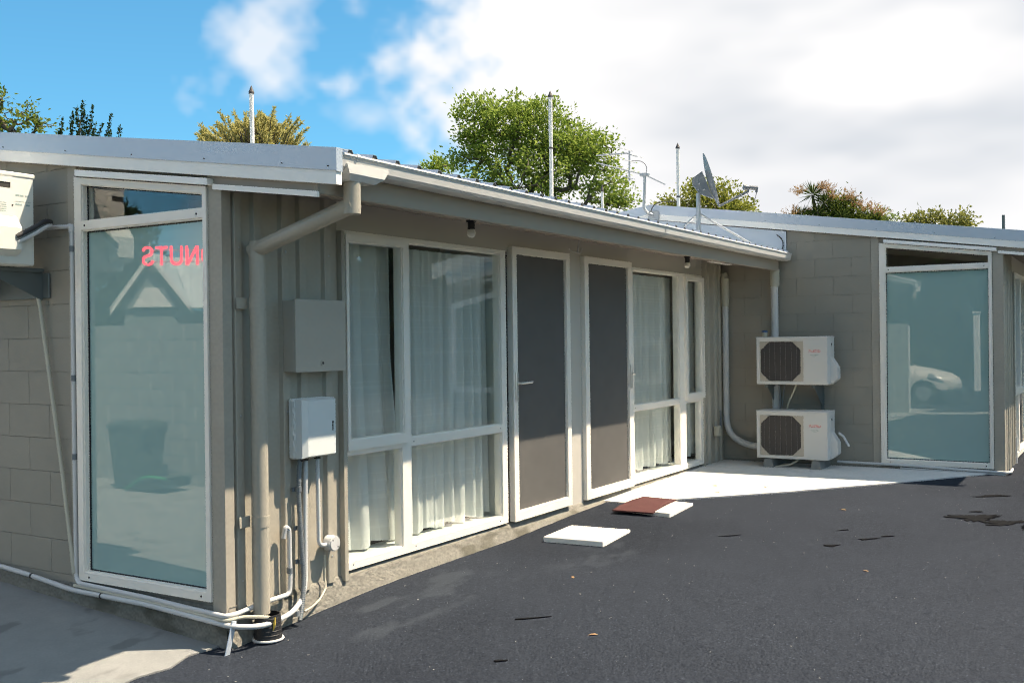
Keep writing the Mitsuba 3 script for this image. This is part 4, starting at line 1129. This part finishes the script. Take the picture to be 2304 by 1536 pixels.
def tree(name, cx, cy, cz, ells, nclump, nleaf, spread, leafL, leafW, colors, label, cat, trunk=0.14, seed=0, bias=0.35, up=0.15, base_z=-0.6, mat="leaf_broad", twig=0.6):
    r = np.random.default_rng(seed)
    E = np.array(ells, float)
    wt = E[:, 2] * E[:, 3]
    pick = r.choice(len(E), nclump, p=wt / wt.sum())
    d = r.normal(size=(nclump, 3))
    d /= np.linalg.norm(d, axis=1, keepdims=True)
    rad = r.random(nclump) ** bias
    e = E[pick]
    u = e[:, 0] + d[:, 0] * rad * e[:, 2]
    w = d[:, 1] * rad * np.maximum(e[:, 2], e[:, 3]) * 0.85
    h = e[:, 1] + d[:, 2] * rad * e[:, 3]
    C = np.array([cx, cy, cz]) + u[:, None] * RU + w[:, None] * DU + h[:, None] * np.array([0, 0, 1.0])
    k = thing(name, label, cat)
    # branches: each clump joins the nearest node nearer the trunk
    zlow = C[:, 2].min()
    tb = np.array([cx, cy, 0.0])
    nodes = [tb + [0, 0, base_z]]
    par = [-1]
    nst = 6
    ztop = cz + np.min(E[:, 1] - 0.2 * E[:, 3])
    for i in range(1, nst + 1):
        nodes.append(tb + [0.06 * r.normal(), 0.06 * r.normal(), base_z + (ztop - base_z) * i / nst])
        par.append(len(nodes) - 2)
    root = nodes[-1]
    order = np.argsort(np.linalg.norm(C - root, axis=1))
    ends = []
    for i in order:
        N = np.array(nodes[2:])
        dist = np.linalg.norm(N - C[i], axis=1) + 0.35 * np.maximum(0, N[:, 2] - C[i][2])
        j = int(np.argmin(dist)) + 2
        a, b = nodes[j], C[i]
        mid = (a + b) / 2 + 0.10 * np.linalg.norm(b - a) * r.normal(size=3) - [0, 0, 0.05 * np.linalg.norm(b - a)]
        nodes.append(mid)
        par.append(j)
        nodes.append(b)
        par.append(len(nodes) - 2)
        ends.append(len(nodes) - 1)
    cnt = np.zeros(len(nodes))
    for e_ in ends:
        j = e_
        while j >= 0:
            cnt[j] += 1
            j = par[j]
    rad_ = trunk * np.sqrt(np.maximum(cnt, 0.6) / max(cnt.max(), 1))
    rad_ = np.maximum(rad_, 0.008)
    segs = []
    for j in range(1, len(nodes)):
        p = par[j]
        segs.append(tube([nodes[p], nodes[j]], [min(rad_[p], rad_[j] * 1.5), rad_[j]], 5, caps=False))
    add(k + "__trunk", cat_(segs), "bark", smooth=True)
    P, D = [], []
    for c in C:
        n = max(3, int(nleaf * r.uniform(0.5, 1.5)))
        o = r.normal(size=(n, 3)) * spread * r.uniform(0.7, 1.3)
        o[:, 2] *= 0.75
        P.append(c + o)
        out = o + 0.8 * (c - np.array([cx, cy, cz])) * 0.3
        D.append(out / (np.linalg.norm(out, axis=1, keepdims=True) + 1e-6) * 0.7 + r.normal(size=(n, 3)) * 0.6 + [0, 0, up])
    P, D = np.concatenate(P), np.concatenate(D)
    n = len(P)
    V, F = leaf_quads(P, D, leafL * r.uniform(0.6, 1.3, n), leafW * r.uniform(0.6, 1.3, n), r)
    c0, c1 = np.array(colors[0]), np.array(colors[1])
    t = r.random((n, 1))
    col = np.repeat(c0 * (1 - t) + c1 * t, 4, 0)
    add(k + "__crown", trimesh.Trimesh(V, F, process=False), mat, color=col)
    return k


GREEN = ((0.14, 0.225, 0.03), (0.38, 0.46, 0.11))
tree("leafy_tree", 22.14, 10.87, 6.86, [(-0.65, 0.52, 1.35, 1.03), (-1.48, 1.1, 0.71, 0.58), (-0.13, 1.16, 0.84, 0.52), (1.16, 0.06, 0.97, 0.9), (1.74, 0.0, 0.65, 0.71), (-0.26, -0.77, 1.94, 0.77), (2.06, -1.03, 0.77, 0.58), (-1.87, -0.06, 0.58, 0.65), (0.39, 0.13, 1.16, 1.16), (2.58, -1.48, 0.39, 0.26), (-2.19, 1.16, 0.18, 0.39), (-0.3, -2.0, 2.2, 0.8), (0.0, -3.3, 1.8, 1.0)],
     800, 34, 0.150, 0.115, 0.070, GREEN, "big leafy green tree rising behind the middle of the roof", "tree", 0.20, 3, 0.5)
tree("leafy_tree", 23.08, 15.11, 7.03, [(0.0, -0.21, 0.57, 0.43), (0.21, 0.07, 0.28, 0.31), (-0.28, -0.35, 0.35, 0.28), (0.0, -0.8, 0.7, 0.5)], 60, 18, 0.13, 0.15, 0.08, GREEN, "small tuft of treetop just left of the big leafy tree", "tree", 0.08, 5, 0.5)
tree("leafy_tree", 8.21, 14.54, 6.03, [(-0.17, -0.19, 0.52, 0.43), (-0.26, 0.22, 0.26, 0.39), (0.22, -0.22, 0.39, 0.33), (0.6, -0.3, 0.22, 0.24), (-0.69, 0.09, 0.52, 0.6), (-0.4, -0.9, 1.0, 0.5), (0.85, -0.35, 0.06, 0.25)], 130, 11, 0.085, 0.10, 0.055, ((0.10, 0.15, 0.03), (0.24, 0.28, 0.06)), "light green tree with sparse fluttering leaves at the left rim", "tree", 0.08, 8, 0.6)
tree("round_tree", 24.74, 6.59, 5.51, [(-0.39, 0.0, 0.58, 0.49), (0.39, -0.06, 0.71, 0.52), (-1.1, -0.32, 0.32, 0.36), (0.13, -0.39, 1.16, 0.45), (0.97, -0.45, 0.39, 0.32), (0, -1.2, 1.3, 0.7), (0, -2.3, 1.2, 0.9)], 400, 30, 0.12, 0.11, 0.065, ((0.17, 0.20, 0.03), (0.36, 0.37, 0.09)), "rounded yellow-green tree behind the satellite dish", "tree", 0.14, 9, 0.3)
tree("round_tree", 30.44, 2.99, 5.28, [(-0.07, -0.07, 0.4, 0.34), (0.14, -0.21, 0.31, 0.26), (0, -0.7, 0.5, 0.5), (0, -1.6, 0.6, 0.9)], 100, 26, 0.11, 0.11, 0.065, ((0.16, 0.22, 0.08), (0.34, 0.40, 0.17)), "small pale green bush top right beside the cabbage palm", "tree", 0.08, 10, 0.3)
tree("round_tree", 41.10, 2.78, 6.08, [(-0.99, -0.13, 0.54, 0.43), (-0.18, -0.13, 0.54, 0.4), (0.63, -0.07, 0.58, 0.43), (0.99, -0.22, 0.36, 0.33), (0, -0.9, 1.4, 0.6), (0, -2.0, 1.4, 1.0)], 270, 24, 0.14, 0.15, 0.09, ((0.15, 0.17, 0.045), (0.31, 0.31, 0.10)), "far low tree with three rounded lobes above the far window", "tree", 0.12, 11, 0.35)


def spray_tree(name, bases, per, leafL, leafW, colors, label, seed, stem_r=0.01, fan=0.5, root=None):
    """upright sprays of small leaves packed along tilted shoots"""
    r = np.random.default_rng(seed)
    k = thing(name, label, "tree")
    segs, P, D = [], [], []
    for (a, b) in bases:
        a, b = np.array(a, float), np.array(b, float)
        L = np.linalg.norm(b - a)
        d = (b - a) / L
        segs.append(tube([a, (a + b) / 2 + r.normal(size=3) * 0.02, b], [stem_r, stem_r * 0.7, stem_r * 0.3], 5))
        n = int(per * L)
        t = r.random(n) ** 0.8
        P.append(a + (b - a) * t[:, None] + r.normal(size=(n, 3)) * 0.010)
        q = r.normal(size=(n, 3))
        D.append(d * r.uniform(0.4, 1.0, (n, 1)) + q * fan)
    if root is not None:
        root = np.array(root, float)
        segs.append(tube([[root[0], root[1], -0.6], root], [0.11, 0.05], 8))
        for (a, b) in bases:
            segs.append(tube([root, np.array(a, float)], [0.02, stem_r], 5))
    P, D = np.concatenate(P), np.concatenate(D)
    n = len(P)
    V, F = leaf_quads(P, D, leafL * r.uniform(0.6, 1.3, n), leafW * r.uniform(0.6, 1.3, n), r)
    c0, c1 = np.array(colors[0]), np.array(colors[1])
    t = r.random((n, 1))
    add(k + "__trunk", cat_(segs), "bark", smooth=True)
    add(k + "__crown", trimesh.Trimesh(V, F, process=False), "leaf_thin", color=np.repeat(c0 * (1 - t) + c1 * t, 4, 0))


r_ = np.random.default_rng(31)
O = np.array([13.56, 13.42, 6.37])
bs = []
for i in range(620):
    u = r_.normal() * 0.50
    u = float(np.clip(u, -1.05, 1.05))
    w = r_.normal() * 0.4
    hmax = 0.34 * math.exp(-(u / 0.75) ** 2) + 0.02
    z0 = r_.uniform(-0.85, hmax - 0.25) if i < 330 else r_.uniform(-2.9, -0.8)
    a = O + RU * u * 0.9 + DU * w + np.array([0, 0, z0])
    b = a + RU * (u * 0.22 + 0.04 * r_.normal()) + DU * (w * 0.2) + np.array([0, 0, r_.uniform(0.14, 0.32)])
    bs.append((a, b))
bs.append((O + RU * 0.42 + [0, 0, 0.1], O + RU * 0.50 + [0, 0, 0.50]))
bs.append((O + RU * 0.76 + [0, 0, -0.1], O + RU * 0.83 + [0, 0, 0.28]))
bs.append((O - RU * 0.85 + [0, 0, -0.35], O - RU * 1.08 + [0, 0, -0.02]))
spray_tree("yellow_cypress", bs, 230, 0.085, 0.030, ((0.40, 0.37, 0.12), (0.66, 0.62, 0.29)), "yellow feathery cypress top behind the leftmost vent pipe", 32, fan=0.45, root=O + [0, 0, -2.6])
O = np.array([8.96, 13.29, 5.75])
s_ = 0.0086
sh = [((-55, 40), (-48, -5)), ((-45, 45), (-35, -22)), ((-28, 45), (-12, -48)), ((-18, 40), (-20, -30)), ((-5, 40), (2, -20)), ((5, 45), (20, -30)), ((0, 30), (8, -8)), ((15, 42), (28, 10)), ((40, 45), (62, -12)), ((30, 48), (48, 15)), ((-62, 45), (-58, 20)), ((80, 45), (88, 20)), ((-35, 50), (-25, 5)), ((25, 50), (8, 8)), ((50, 48), (52, 22))]
bs = []
for (a, b) in sh:
    w0 = r_.normal() * 0.1
    pa = O + RU * a[0] * s_ + DU * w0 - np.array([0, 0, (a[1] + 30) * s_])
    pb = O + RU * b[0] * s_ + DU * (w0 + 0.03) - np.array([0, 0, b[1] * s_])
    bs.append((pa, pb))
spray_tree("dark_shrub", bs, 150, 0.058, 0.034, ((0.020, 0.045, 0.016), (0.055, 0.09, 0.03)), "dark shrub with upright leafy shoots above the near roof edge", 33, fan=0.8, root=O + [0, 0, -1.6])

# cabbage palm with dry flower plumes
k = thing("cabbage_palm", "spiky cabbage palm with tan flower plumes behind the far roof", "tree")
O = np.array([26.62, 3.50, 5.33])
s_ = 0.0129
def at_(dx, dy, w=0.0):
    return O + RU * dx * s_ - np.array([0, 0, dy * s_]) + DU * w
P, D, L_ = [], [], []
heads = [(-42, -12, 0, 34), (-20, 8, -0.2, 30), (-62, 28, 0.2, 24), (-38, 30, -0.3, 28), (0, 20, 0.2, 28), (30, 30, 0.0, 24), (48, 2, 0.1, 20), (75, 34, 0.2, 22), (100, 40, 0.0, 18), (-80, 38, 0, 18), (15, 40, -0.3, 26)]
for (dx, dy, w, R) in heads:
    n = 90
    q = r_.normal(size=(n, 3))
    q[:, 2] = q[:, 2] * 0.9 + 0.25
    q /= np.linalg.norm(q, axis=1, keepdims=True)
    P.append(at_(dx, dy, w) + q * 0.03)
    D.append(q)
    L_.append(np.full(n, R * s_) * r_.uniform(0.75, 1.1, n))
P, D, L_ = map(np.concatenate, (P, D, L_))
V, F = leaf_quads(P, D, L_, np.full(len(P), 0.030), r_, 0.1)
t = r_.random((len(P), 1))
add(k + "__spike_leaves", trimesh.Trimesh(V, F, process=False), "leaf_thin", color=np.repeat(np.array([0.035, 0.06, 0.018]) * (1 - t) + np.array([0.10, 0.14, 0.04]) * t, 4, 0))
P, D, L_ = [], [], []
for (dx, dy, R) in ((-72, -22, 17), (-8, -25, 20), (-22, -30, 16), (2, -10, 18), (42, -8, 22), (28, -2, 15), (-90, 28, 20), (-40, 22, 14), (-22, 26, 14), (72, 18, 24), (95, 24, 22), (110, 30, 18), (55, 10, 14), (-5, -2, 18)):
    for q in range(26):
        c = at_(dx, dy + 8, 0.15 * r_.normal())
        d = r_.normal(size=3)
        d[2] = abs(d[2]) + 0.5
        d /= np.linalg.norm(d)
        m = 14
        tt = r_.random((m, 1))
        P.append(c + d * tt * R * s_ * 1.25)
        D.append(d + r_.normal(size=(m, 3)) * 0.5)
P, D = np.concatenate(P), np.concatenate(D)
V, F = leaf_quads(P, D, 0.07 * r_.uniform(0.6, 1.3, len(P)), np.full(len(P), 0.018), r_, 0.1)
t = r_.random((len(P), 1))
add(k + "__flower_plumes", trimesh.Trimesh(V, F, process=False), "leaf_thin", color=np.repeat(np.array([0.26, 0.15, 0.07]) * (1 - t) + np.array([0.50, 0.34, 0.17]) * t, 4, 0))
P = []
for (dx, dy, rx, ry, m) in ((35, 30, 40, 22, 900), (-30, 38, 60, 16, 800), (80, 44, 50, 14, 600), (10, 8, 26, 22, 500)):
    q = r_.normal(size=(m, 3)) * 0.5
    P.append(O + RU * ((dx + q[:, 0] * rx) * s_)[:, None] + DU * (q[:, 1] * 0.3)[:, None] - np.array([0, 0, 1.0]) * ((dy + q[:, 2] * ry) * s_)[:, None])
P = np.concatenate(P)
V, F = leaf_quads(P, r_.normal(size=P.shape) + [0, 0, 0.6], 0.10 * r_.uniform(0.6, 1.3, len(P)), 0.05 * r_.uniform(0.6, 1.3, len(P)), r_, 0.2)
t = r_.random((len(P), 1))
add(k + "__lower_leaves", trimesh.Trimesh(V, F, process=False), "leaf_broad", color=np.repeat(np.array([0.07, 0.11, 0.02]) * (1 - t) + np.array([0.20, 0.24, 0.05]) * t, 4, 0))
add(k + "__trunk", cat_([tube([(O[0], O[1], -0.6), at_(-30, 60)], [0.16, 0.10], 8)] + [tube([at_(-30, 60), at_(dx, dy, w)], [0.06, 0.035], 6) for (dx, dy, w, R) in heads]), "bark", smooth=True)


# ------------------------------------------------------------------ things behind the photographer, mirrored in the panes
plain("wall_block_grey", (0.27, 0.28, 0.265), 0.85)
plain("wall_mortar_pale", (0.55, 0.56, 0.54), 0.9)
bw = thing("boundary_wall", "grey concrete block boundary wall across the path, mirrored in the tall near window", "wall")
o = np.array([-4.66, 6.30])
dv = np.array([0.0, -1.0])
nv = np.array([1.0, 0.0])
M4 = np.eye(4)
M4[:3, 0] = [dv[0], dv[1], 0]
M4[:3, 1] = [-nv[0], -nv[1], 0]
M4[:3, 2] = [0, 0, 1]
M4[:3, 3] = [o[0], o[1], 0]
WT = mi.ScalarTransform4f(M4.tolist())
kk = add(bw + "__core", box(-4.8, 6.1, 0.004, 0.16, -0.7, 1.60), "wall_mortar_pale")
scene[kk]["to_world"] = WT
bp_ = {}
row = 0
zz = -0.36
while zz < 1.58:
    x = -4.8 + (0.2 if row % 2 else 0.0)
    while x < 6.1:
        a, b = max(x, -4.8), min(x + 0.4, 6.1)
        if b - a > 0.05 and -3.3 < a:
            w = round(b - a - 0.016, 3)
            if w not in bp_:
                bp_[w] = mikit.ply(box(-w / 2, w / 2, -0.004, 0.02, -0.092, 0.092, 0.003), "wall_block_grey")
            dup(bw + "__block", bp_[w], WT @ T().translate([(a + b) / 2, 0, zz + 0.1]))
        x += 0.4
    zz += 0.2
    row += 1

k = thing("wheelie_bin", "dark wheeled rubbish bin standing against the grey boundary wall", "bin")
plain("bin_plastic", (0.035, 0.05, 0.045), 0.5)
plain("bin_green", (0.05, 0.36, 0.14), 0.45)
bo = np.array([-4.20, 5.98, float(G(-4.2, 5.98)) + 0.015])
Rb = np.array([[dv[0], -nv[0], 0], [dv[1], -nv[1], 0], [0, 0, 1.0]])
def loc(P):
    return (np.array(P, float) @ Rb.T) + bo
hullp = [(sx * a, sy * b, z) for z, a, b in ((0.03, 0.18, 0.18), (0.70, 0.225, 0.23)) for sx in (-1, 1) for sy in (-1, 1)]
add(k + "__body", trimesh.convex.convex_hull(loc(hullp)), "bin_plastic")
lidp = [(sx * a, sy * b, z) for z, a, b in ((0.705, 0.24, 0.245), (0.745, 0.24, 0.245), (0.785, 0.18, 0.18)) for sx in (-1, 1) for sy in (-1, 1)]
add(k + "__lid", trimesh.convex.convex_hull(loc(lidp)), "bin_plastic")
add(k + "__handle", tube(loc([(0.22, -0.16, 0.62), (0.30, -0.16, 0.72), (0.30, 0.16, 0.72), (0.22, 0.16, 0.62)]), 0.045, 8, bend=0.05), "bin_plastic", smooth=40)
for s in (-1, 1):
    add(k + "__wheel", tube(loc([(0.16, s * 0.20, 0.10), (0.16, s * 0.25, 0.10)]), 0.10, 16), "black_plastic", smooth=40)
k = thing("recycling_crate", "tipped over dark crate with a bright green rim beside the wheeled bin", "crate")
bo2 = bo + np.array([*(dv * 0.45), 0.0]) + np.array([*(nv * 0.05), 0])
cr = [(x, y, z) for (x, z) in ((-0.30, 0.0), (0.26, 0.05), (0.30, 0.17), (-0.02, 0.16)) for y in (-0.2, 0.2)]
add(k + "__body", trimesh.convex.convex_hull(np.array(cr) @ Rb.T + bo2), "bin_plastic")
add(k + "__rim", tube(np.array([(-0.33, -0.215, 0.02), (-0.05, -0.215, 0.165), (0.10, -0.215, 0.185), (0.34, -0.215, 0.175)]) @ Rb.T + bo2, 0.018, 8, bend=0.06), "bin_green", smooth=40)

# villa with a gable across the street
plain("villa_roof", (0.55, 0.60, 0.60), 0.6)
plain("villa_white", (0.78, 0.78, 0.75), 0.6)
plain("villa_wall", (0.20, 0.23, 0.22), 0.7)
k = thing("villa", "old villa with a steep white gable and pale roof, mirrored in the tall near window", "house")
vo = np.array([-23.04, 28.63])
vr = np.array([-0.52, -0.854])                # to the right as mirrored
vb = np.array([-0.854, 0.52])                 # away
def vp(u, w, z):
    q = vo + vr * u + vb * w
    return (q[0], q[1], z)
def plate(pts, th):
    a = np.array(pts)
    n = np.cross(a[1] - a[0], a[2] - a[0])
    n /= np.linalg.norm(n)
    return trimesh.convex.convex_hull(np.vstack([a, a + n * th]))
ap = 4.96
add(k + "__gable", plate([vp(-1.15, 0.35, 2.82), vp(1.30, 0.35, 2.82), vp(0.06, 0.35, ap - 0.28)], 0.1), "villa_wall")
add(k + "__gable_panel", plate([vp(-0.78, 0.28, 2.86), vp(0.88, 0.28, 2.86), vp(0.42, 0.28, 3.62), vp(-0.32, 0.28, 3.62)], 0.05), "villa_white")
add(k + "__gable_panel", plate([vp(-0.22, 0.28, 4.20), vp(0.32, 0.28, 4.20), vp(0.05, 0.28, 4.55)], 0.05), "villa_white")
for s, ue in ((-1, -1.55), (1, 1.66)):
    add(k + "__barge", plate([vp(0.0, 0, ap), vp(ue, 0, 2.76), vp(ue + 0.0, 0, 2.58), vp(0.0, 0, ap - 0.26)], 0.12), "villa_white")
add(k + "__roof", plate([vp(0.05, 0.0, ap - 0.02), vp(1.66, 0.0, 2.80), vp(1.66, 9, 2.80), vp(0.05, 9, ap - 0.02)], 0.05), "villa_roof")
add(k + "__roof", plate([vp(0.05, 0.0, ap - 0.02), vp(-1.55, 0.0, 2.80), vp(-1.55, 9, 2.80), vp(0.05, 9, ap - 0.02)], 0.05), "villa_roof")
add(k + "__roof", plate([vp(0.1, 2.4, ap - 0.04), vp(7.0, 2.4, ap - 0.25), vp(7.6, -0.35, 2.75), vp(1.70, -0.35, 2.75)], 0.05), "villa_roof")
add(k + "__wall", trimesh.convex.convex_hull(np.array([vp(u, w, z) for u in (-1.2, 1.3) for w in (0.5, 8.5) for z in (-0.7, 2.75)])), "villa_wall")
add(k + "__wall", trimesh.convex.convex_hull(np.array([vp(u, w, z) for u in (1.35, 7.0) for w in (0.9, 8.5) for z in (-0.7, 2.70)])), "villa_wall")
add(k + "__finial", tube([vp(0, 0, ap - 0.05), vp(0, 0, ap + 0.42)], 0.025, 6), "villa_white")

# red roadside sign, its letters lit
scene["sign_red"] = two(prin((0.55, 0.03, 0.05), 0.5))
k = thing("donut_sign", "red lit roadside letters on a pole, mirrored above the villa gable", "sign")
so = np.array([-19.62, 22.72, 4.0])
sd = np.array([0.52, 0.854, 0.0])
sn = np.array([0.854, -0.52, 0.0])
tm = meshkit.text_mesh("DONUTS", 0.62, 0.06)
v = tm.vertices.copy()
wid = v[:, 0].max()
V = so + np.outer((v[:, 0] - wid * 0.52) * (2.95 / wid), sd) + np.outer(v[:, 1], [0, 0, 1.0]) + np.outer(v[:, 2], sn)
kk = add(k + "__lettering", trimesh.Trimesh(V, tm.faces, process=False), "sign_red", label="red letters reading DONUTS")
scene[kk]["emitter"] = {"type": "area", "radiance": rgb(2.7, 0.02, 0.07)}
pe = so - sd * 1.95
add(k + "__rail", cat_([tube([pe + np.array([0, 0, z]) - sn * 0.06, so + sd * 1.1 + np.array([0, 0, z]) - sn * 0.06], 0.018, 6) for z in (0.12, 0.50)]), "galv")
add(k + "__pole", tube([(pe[0], pe[1], -0.7), (pe[0], pe[1], 4.8)], 0.06, 8), "galv")

DARK = ((0.018, 0.038, 0.014), (0.050, 0.085, 0.03))
def mass(name, x, y, zc, ells, n, nl, sp, L, W, cols, label, seed, tr=0.2):
    tree(name, x, y, zc, ells, n, nl, sp, L, W, cols, label, "tree", tr, seed, 0.4)


mass("conifer", -27.9, 36.05, 5.0, [(0.0, 2.3, 0.5, 0.5), (0.0, 1.2, 1.0, 0.7), (-0.1, 0.2, 1.4, 0.9), (0.2, -1.0, 1.8, 1.0), (0, -2.4, 2.2, 1.2)], 170, 34, 0.30, 0.42, 0.20, DARK, "dark conifer behind the villa across the street", 41)
mass("street_tree", -26.5, 33.2, 2.6, [(0, 0, 1.6, 1.2), (1.2, 0.3, 1.2, 1.0), (-1.6, 0.2, 1.3, 1.2), (0.0, -1.6, 2.8, 1.3)], 150, 30, 0.30, 0.40, 0.22, DARK, "dark spreading street tree left of the villa as mirrored in the near window", 42)
for i, (x, y, s, lb) in enumerate(((21.5, -14.3, 51, "dark tree beyond the neighbouring roof, nearest the driveway end"), (26.5, -10.5, 52, "dark tree beyond the neighbouring roof, past its far end"), (18.5, -18.8, 53, "dark tree behind the far side path of the driveway"), (-29.0, 4.4, 43, "tall dark hedge tree straight across the driveway mouth"), (-28.6, -1.2, 44, "dark hedge tree left of the driveway mouth"), (-29.8, 9.2, 45, "dark hedge tree right of the driveway mouth"))):
    mass("hedge_tree", x, y, 2.2, [(0, 0, 2.9, 1.8), (0, 2.4, 2.7, 1.8), (0, -2.0, 3.2, 1.3), (1.2, 4.2, 2.2, 1.5), (-1.2, 4.0, 2.2, 1.5)], 300, 40, 0.46, 0.62, 0.38, DARK, lb, s)
k = thing("post", "white timber post beside the street, mirrored in the far tall window", "post")
add(k + "__shaft", box(-16.90, -16.72, 0.25, 0.43, -0.7, 2.05, 0.01), "villa_white")
add(k + "__cap", box(-16.93, -16.69, 0.22, 0.46, 2.052, 2.10, 0.01), "villa_white")

# small pale hatchback at the kerb
plain("car_paint", (0.62, 0.60, 0.54), 0.25, clearcoat=0.8)
plain("car_glass", (0.02, 0.025, 0.03), 0.08)
plain("tyre_rubber", (0.02, 0.02, 0.02), 0.8)
plain("lamp_glass", (0.16, 0.17, 0.19), 0.1)
k = thing("parked_car", "small pale gold hatchback parked across the driveway, mirrored in the far window", "car")
CM = np.eye(4)
hdg = np.array([0.08, -0.9968, 0.0])
lat = np.array([-hdg[1], hdg[0], 0.0])
CM[:3, 0], CM[:3, 1], CM[:3, 2] = hdg, lat, [0, 0, 1]
nose = np.array([-9.43, -0.12])
CM[:3, 3] = [nose[0] - hdg[0] * 1.80, nose[1] - hdg[1] * 1.80, float(G(-9.4, 1.2)) + 0.0]
def car(mesh):
    m = mesh.copy()
    m.apply_transform(CM)
    return m
sec = [(-1.80, 0.35, 0.82, 0.70), (-1.74, 0.24, 0.95, 0.78), (-1.2, 0.20, 0.98, 0.83), (0.0, 0.20, 0.96, 0.83), (0.75, 0.20, 0.95, 0.83), (1.15, 0.22, 0.88, 0.80), (1.55, 0.24, 0.78, 0.72), (1.74, 0.30, 0.66, 0.58), (1.80, 0.36, 0.56, 0.45)]
V, F = [], []
nn = 16
for (x, zb, zt, hw) in sec:
    for j in range(nn):
        a = 2 * np.pi * (j + 0.5) / nn
        ca, sa = math.cos(a), math.sin(a)
        p = 0.5
        V.append((x, hw * np.sign(ca) * abs(ca) ** p, (zb + zt) / 2 + (zt - zb) / 2 * np.sign(sa) * abs(sa) ** p))
for i in range(len(sec) - 1):
    for j in range(nn):
        a0, a1, b0, b1 = i * nn + j, i * nn + (j + 1) % nn, (i + 1) * nn + j, (i + 1) * nn + (j + 1) % nn
        F += [[a0, b0, b1], [a0, b1, a1]]
for base_, rev in ((0, True), ((len(sec) - 1) * nn, False)):
    for j in range(1, nn - 1):
        F.append([base_, base_ + j + 1, base_ + j] if rev else [base_, base_ + j, base_ + j + 1])
body = trimesh.Trimesh(np.array(V), np.array(F), process=True)
body.fix_normals()
if body.volume < 0:
    body.invert()
full_body = body
try:
    mf = manifold3d.Manifold(manifold3d.Mesh(vert_properties=np.asarray(body.vertices, np.float32), tri_verts=np.asarray(body.faces, np.uint32)))
    for wx in (-1.22, 1.15):
        cy_ = manifold3d.Manifold.cylinder(2.4, 0.34, 0.34, 36).rotate([90, 0, 0]).translate([wx, 1.2, 0.28])
        cor = manifold3d.Manifold.cube([2.0, 1.0, 2.0], True)
        mf = mf - (cy_ - manifold3d.Manifold.cube([3, 1.1, 3], True).translate([wx, 0, 0.3]))
    mm = mf.to_mesh()
    if len(mm.tri_verts):
        body = trimesh.Trimesh(mm.vert_properties[:, :3], mm.tri_verts, process=False)
except Exception:
    pass
add(k + "__body", car(body), "car_paint", smooth=35)
cab = trimesh.convex.convex_hull(np.array([(x, s * w, z) for s in (-1, 1) for (x, z, w) in ((-1.70, 0.93, 0.76), (0.62, 0.92, 0.76), (-0.05, 1.46, 0.58), (-1.25, 1.48, 0.58), (-1.55, 1.30, 0.62))]))
add(k + "__cabin", car(cab), "car_paint", smooth=35)
for s in (-1, 1):
    sw = np.array([(-1.45, 0.98, 0.762), (0.45, 0.97, 0.764), (-0.08, 1.38, 0.628), (-1.20, 1.40, 0.625)])
    add(k + "__window", car(trimesh.Trimesh(np.c_[sw[:, 0], s * sw[:, 2], sw[:, 1]], [[0, 1, 2], [0, 2, 3]], process=False)), "car_glass")
    add(k + "__headlight", car(trimesh.convex.convex_hull(np.array([(1.24, s * 0.80, 0.70), (1.60, s * 0.72, 0.58), (1.70, s * 0.50, 0.60), (1.52, s * 0.52, 0.745), (1.28, s * 0.745, 0.78)]))), "lamp_glass", smooth=30)
    for wx in (-1.22, 1.15):
        w = k + "__wheel"
        w = numbered(w + "__tyre")
        add(k + "__wheel", car(cyl((wx, s * 0.80 - (0.17 if s > 0 else 0), 0.28), 0.28, 0.17, "y", 28)), "tyre_rubber", smooth=40)
        add(k + "__hubcap", car(cyl((wx, s * 0.80 - (0.005 if s > 0 else 0.01), 0.28), 0.19, 0.015, "y", 20)), "galv", smooth=40)
add(k + "__windscreen", car(trimesh.Trimesh(np.array([(0.585, -0.66, 0.965), (0.585, 0.66, 0.965), (0.01, 0.53, 1.425), (0.01, -0.53, 1.425)]), [[0, 1, 2], [0, 2, 3]], process=False)), "car_glass")
add(k + "__grille", car(box(1.70, 1.79, -0.30, 0.30, 0.36, 0.43, 0.01)), "gasket")

# mono-pitch neighbour on the far side of the driveway
k = thing("neighbour_building", "low neighbouring building with white barge boards, mirrored in the near window", "building")
def nz(y):
    return 2.35 + 0.19 * (y + 9.5)
plain("neighbour_wall", (0.10, 0.095, 0.085), 0.8)
for x0 in (12.6,):
    add(k + "__wall", exX(Polygon([(-7.25, -0.6), (-5.3, -0.6), (-5.3, nz(-5.3) - 0.05), (-7.25, nz(-7.25) - 0.05)]), x0, x0 + 6), "neighbour_wall")
    add(k + "__barge_board", exX(Polygon([(-7.55, nz(-7.55) - 0.12), (-5.0, nz(-5.0) - 0.12), (-5.0, nz(-5.0) + 0.16), (-7.55, nz(-7.55) + 0.16)]), x0 - 0.12, x0 - 0.06), "board_white")
    add(k + "__roof", exX(Polygon([(-7.55, nz(-7.55) + 0.02), (-5.0, nz(-5.0) + 0.02), (-5.0, nz(-5.0) + 0.06), (-7.55, nz(-7.55) + 0.06)]), x0 - 0.055, x0 + 6.3), "roof_steel")
    add(k + "__window_frame", exX(Polygon([(-7.15, 0.4), (-5.8, 0.4), (-5.8, 2.38), (-7.15, 2.10)]).difference(Polygon([(-7.06, 0.5), (-5.89, 0.5), (-5.89, 2.26), (-7.06, 2.0)])), x0 - 0.05, x0 - 0.003), "board_white")
    add(k + "__window_pane", exX(Polygon([(-7.07, 0.49), (-5.88, 0.49), (-5.88, 2.265), (-7.07, 2.005)]), x0 - 0.02, x0 - 0.004), "car_glass")
struct("concrete_path", slab(Polygon([(1.0, -9.2), (12.0, -9.2), (12.0, -12.5), (1.0, -12.5)]), 0.014, 0.05, 0.8), "pad_concrete", "sunlit concrete path along the far side of the driveway")
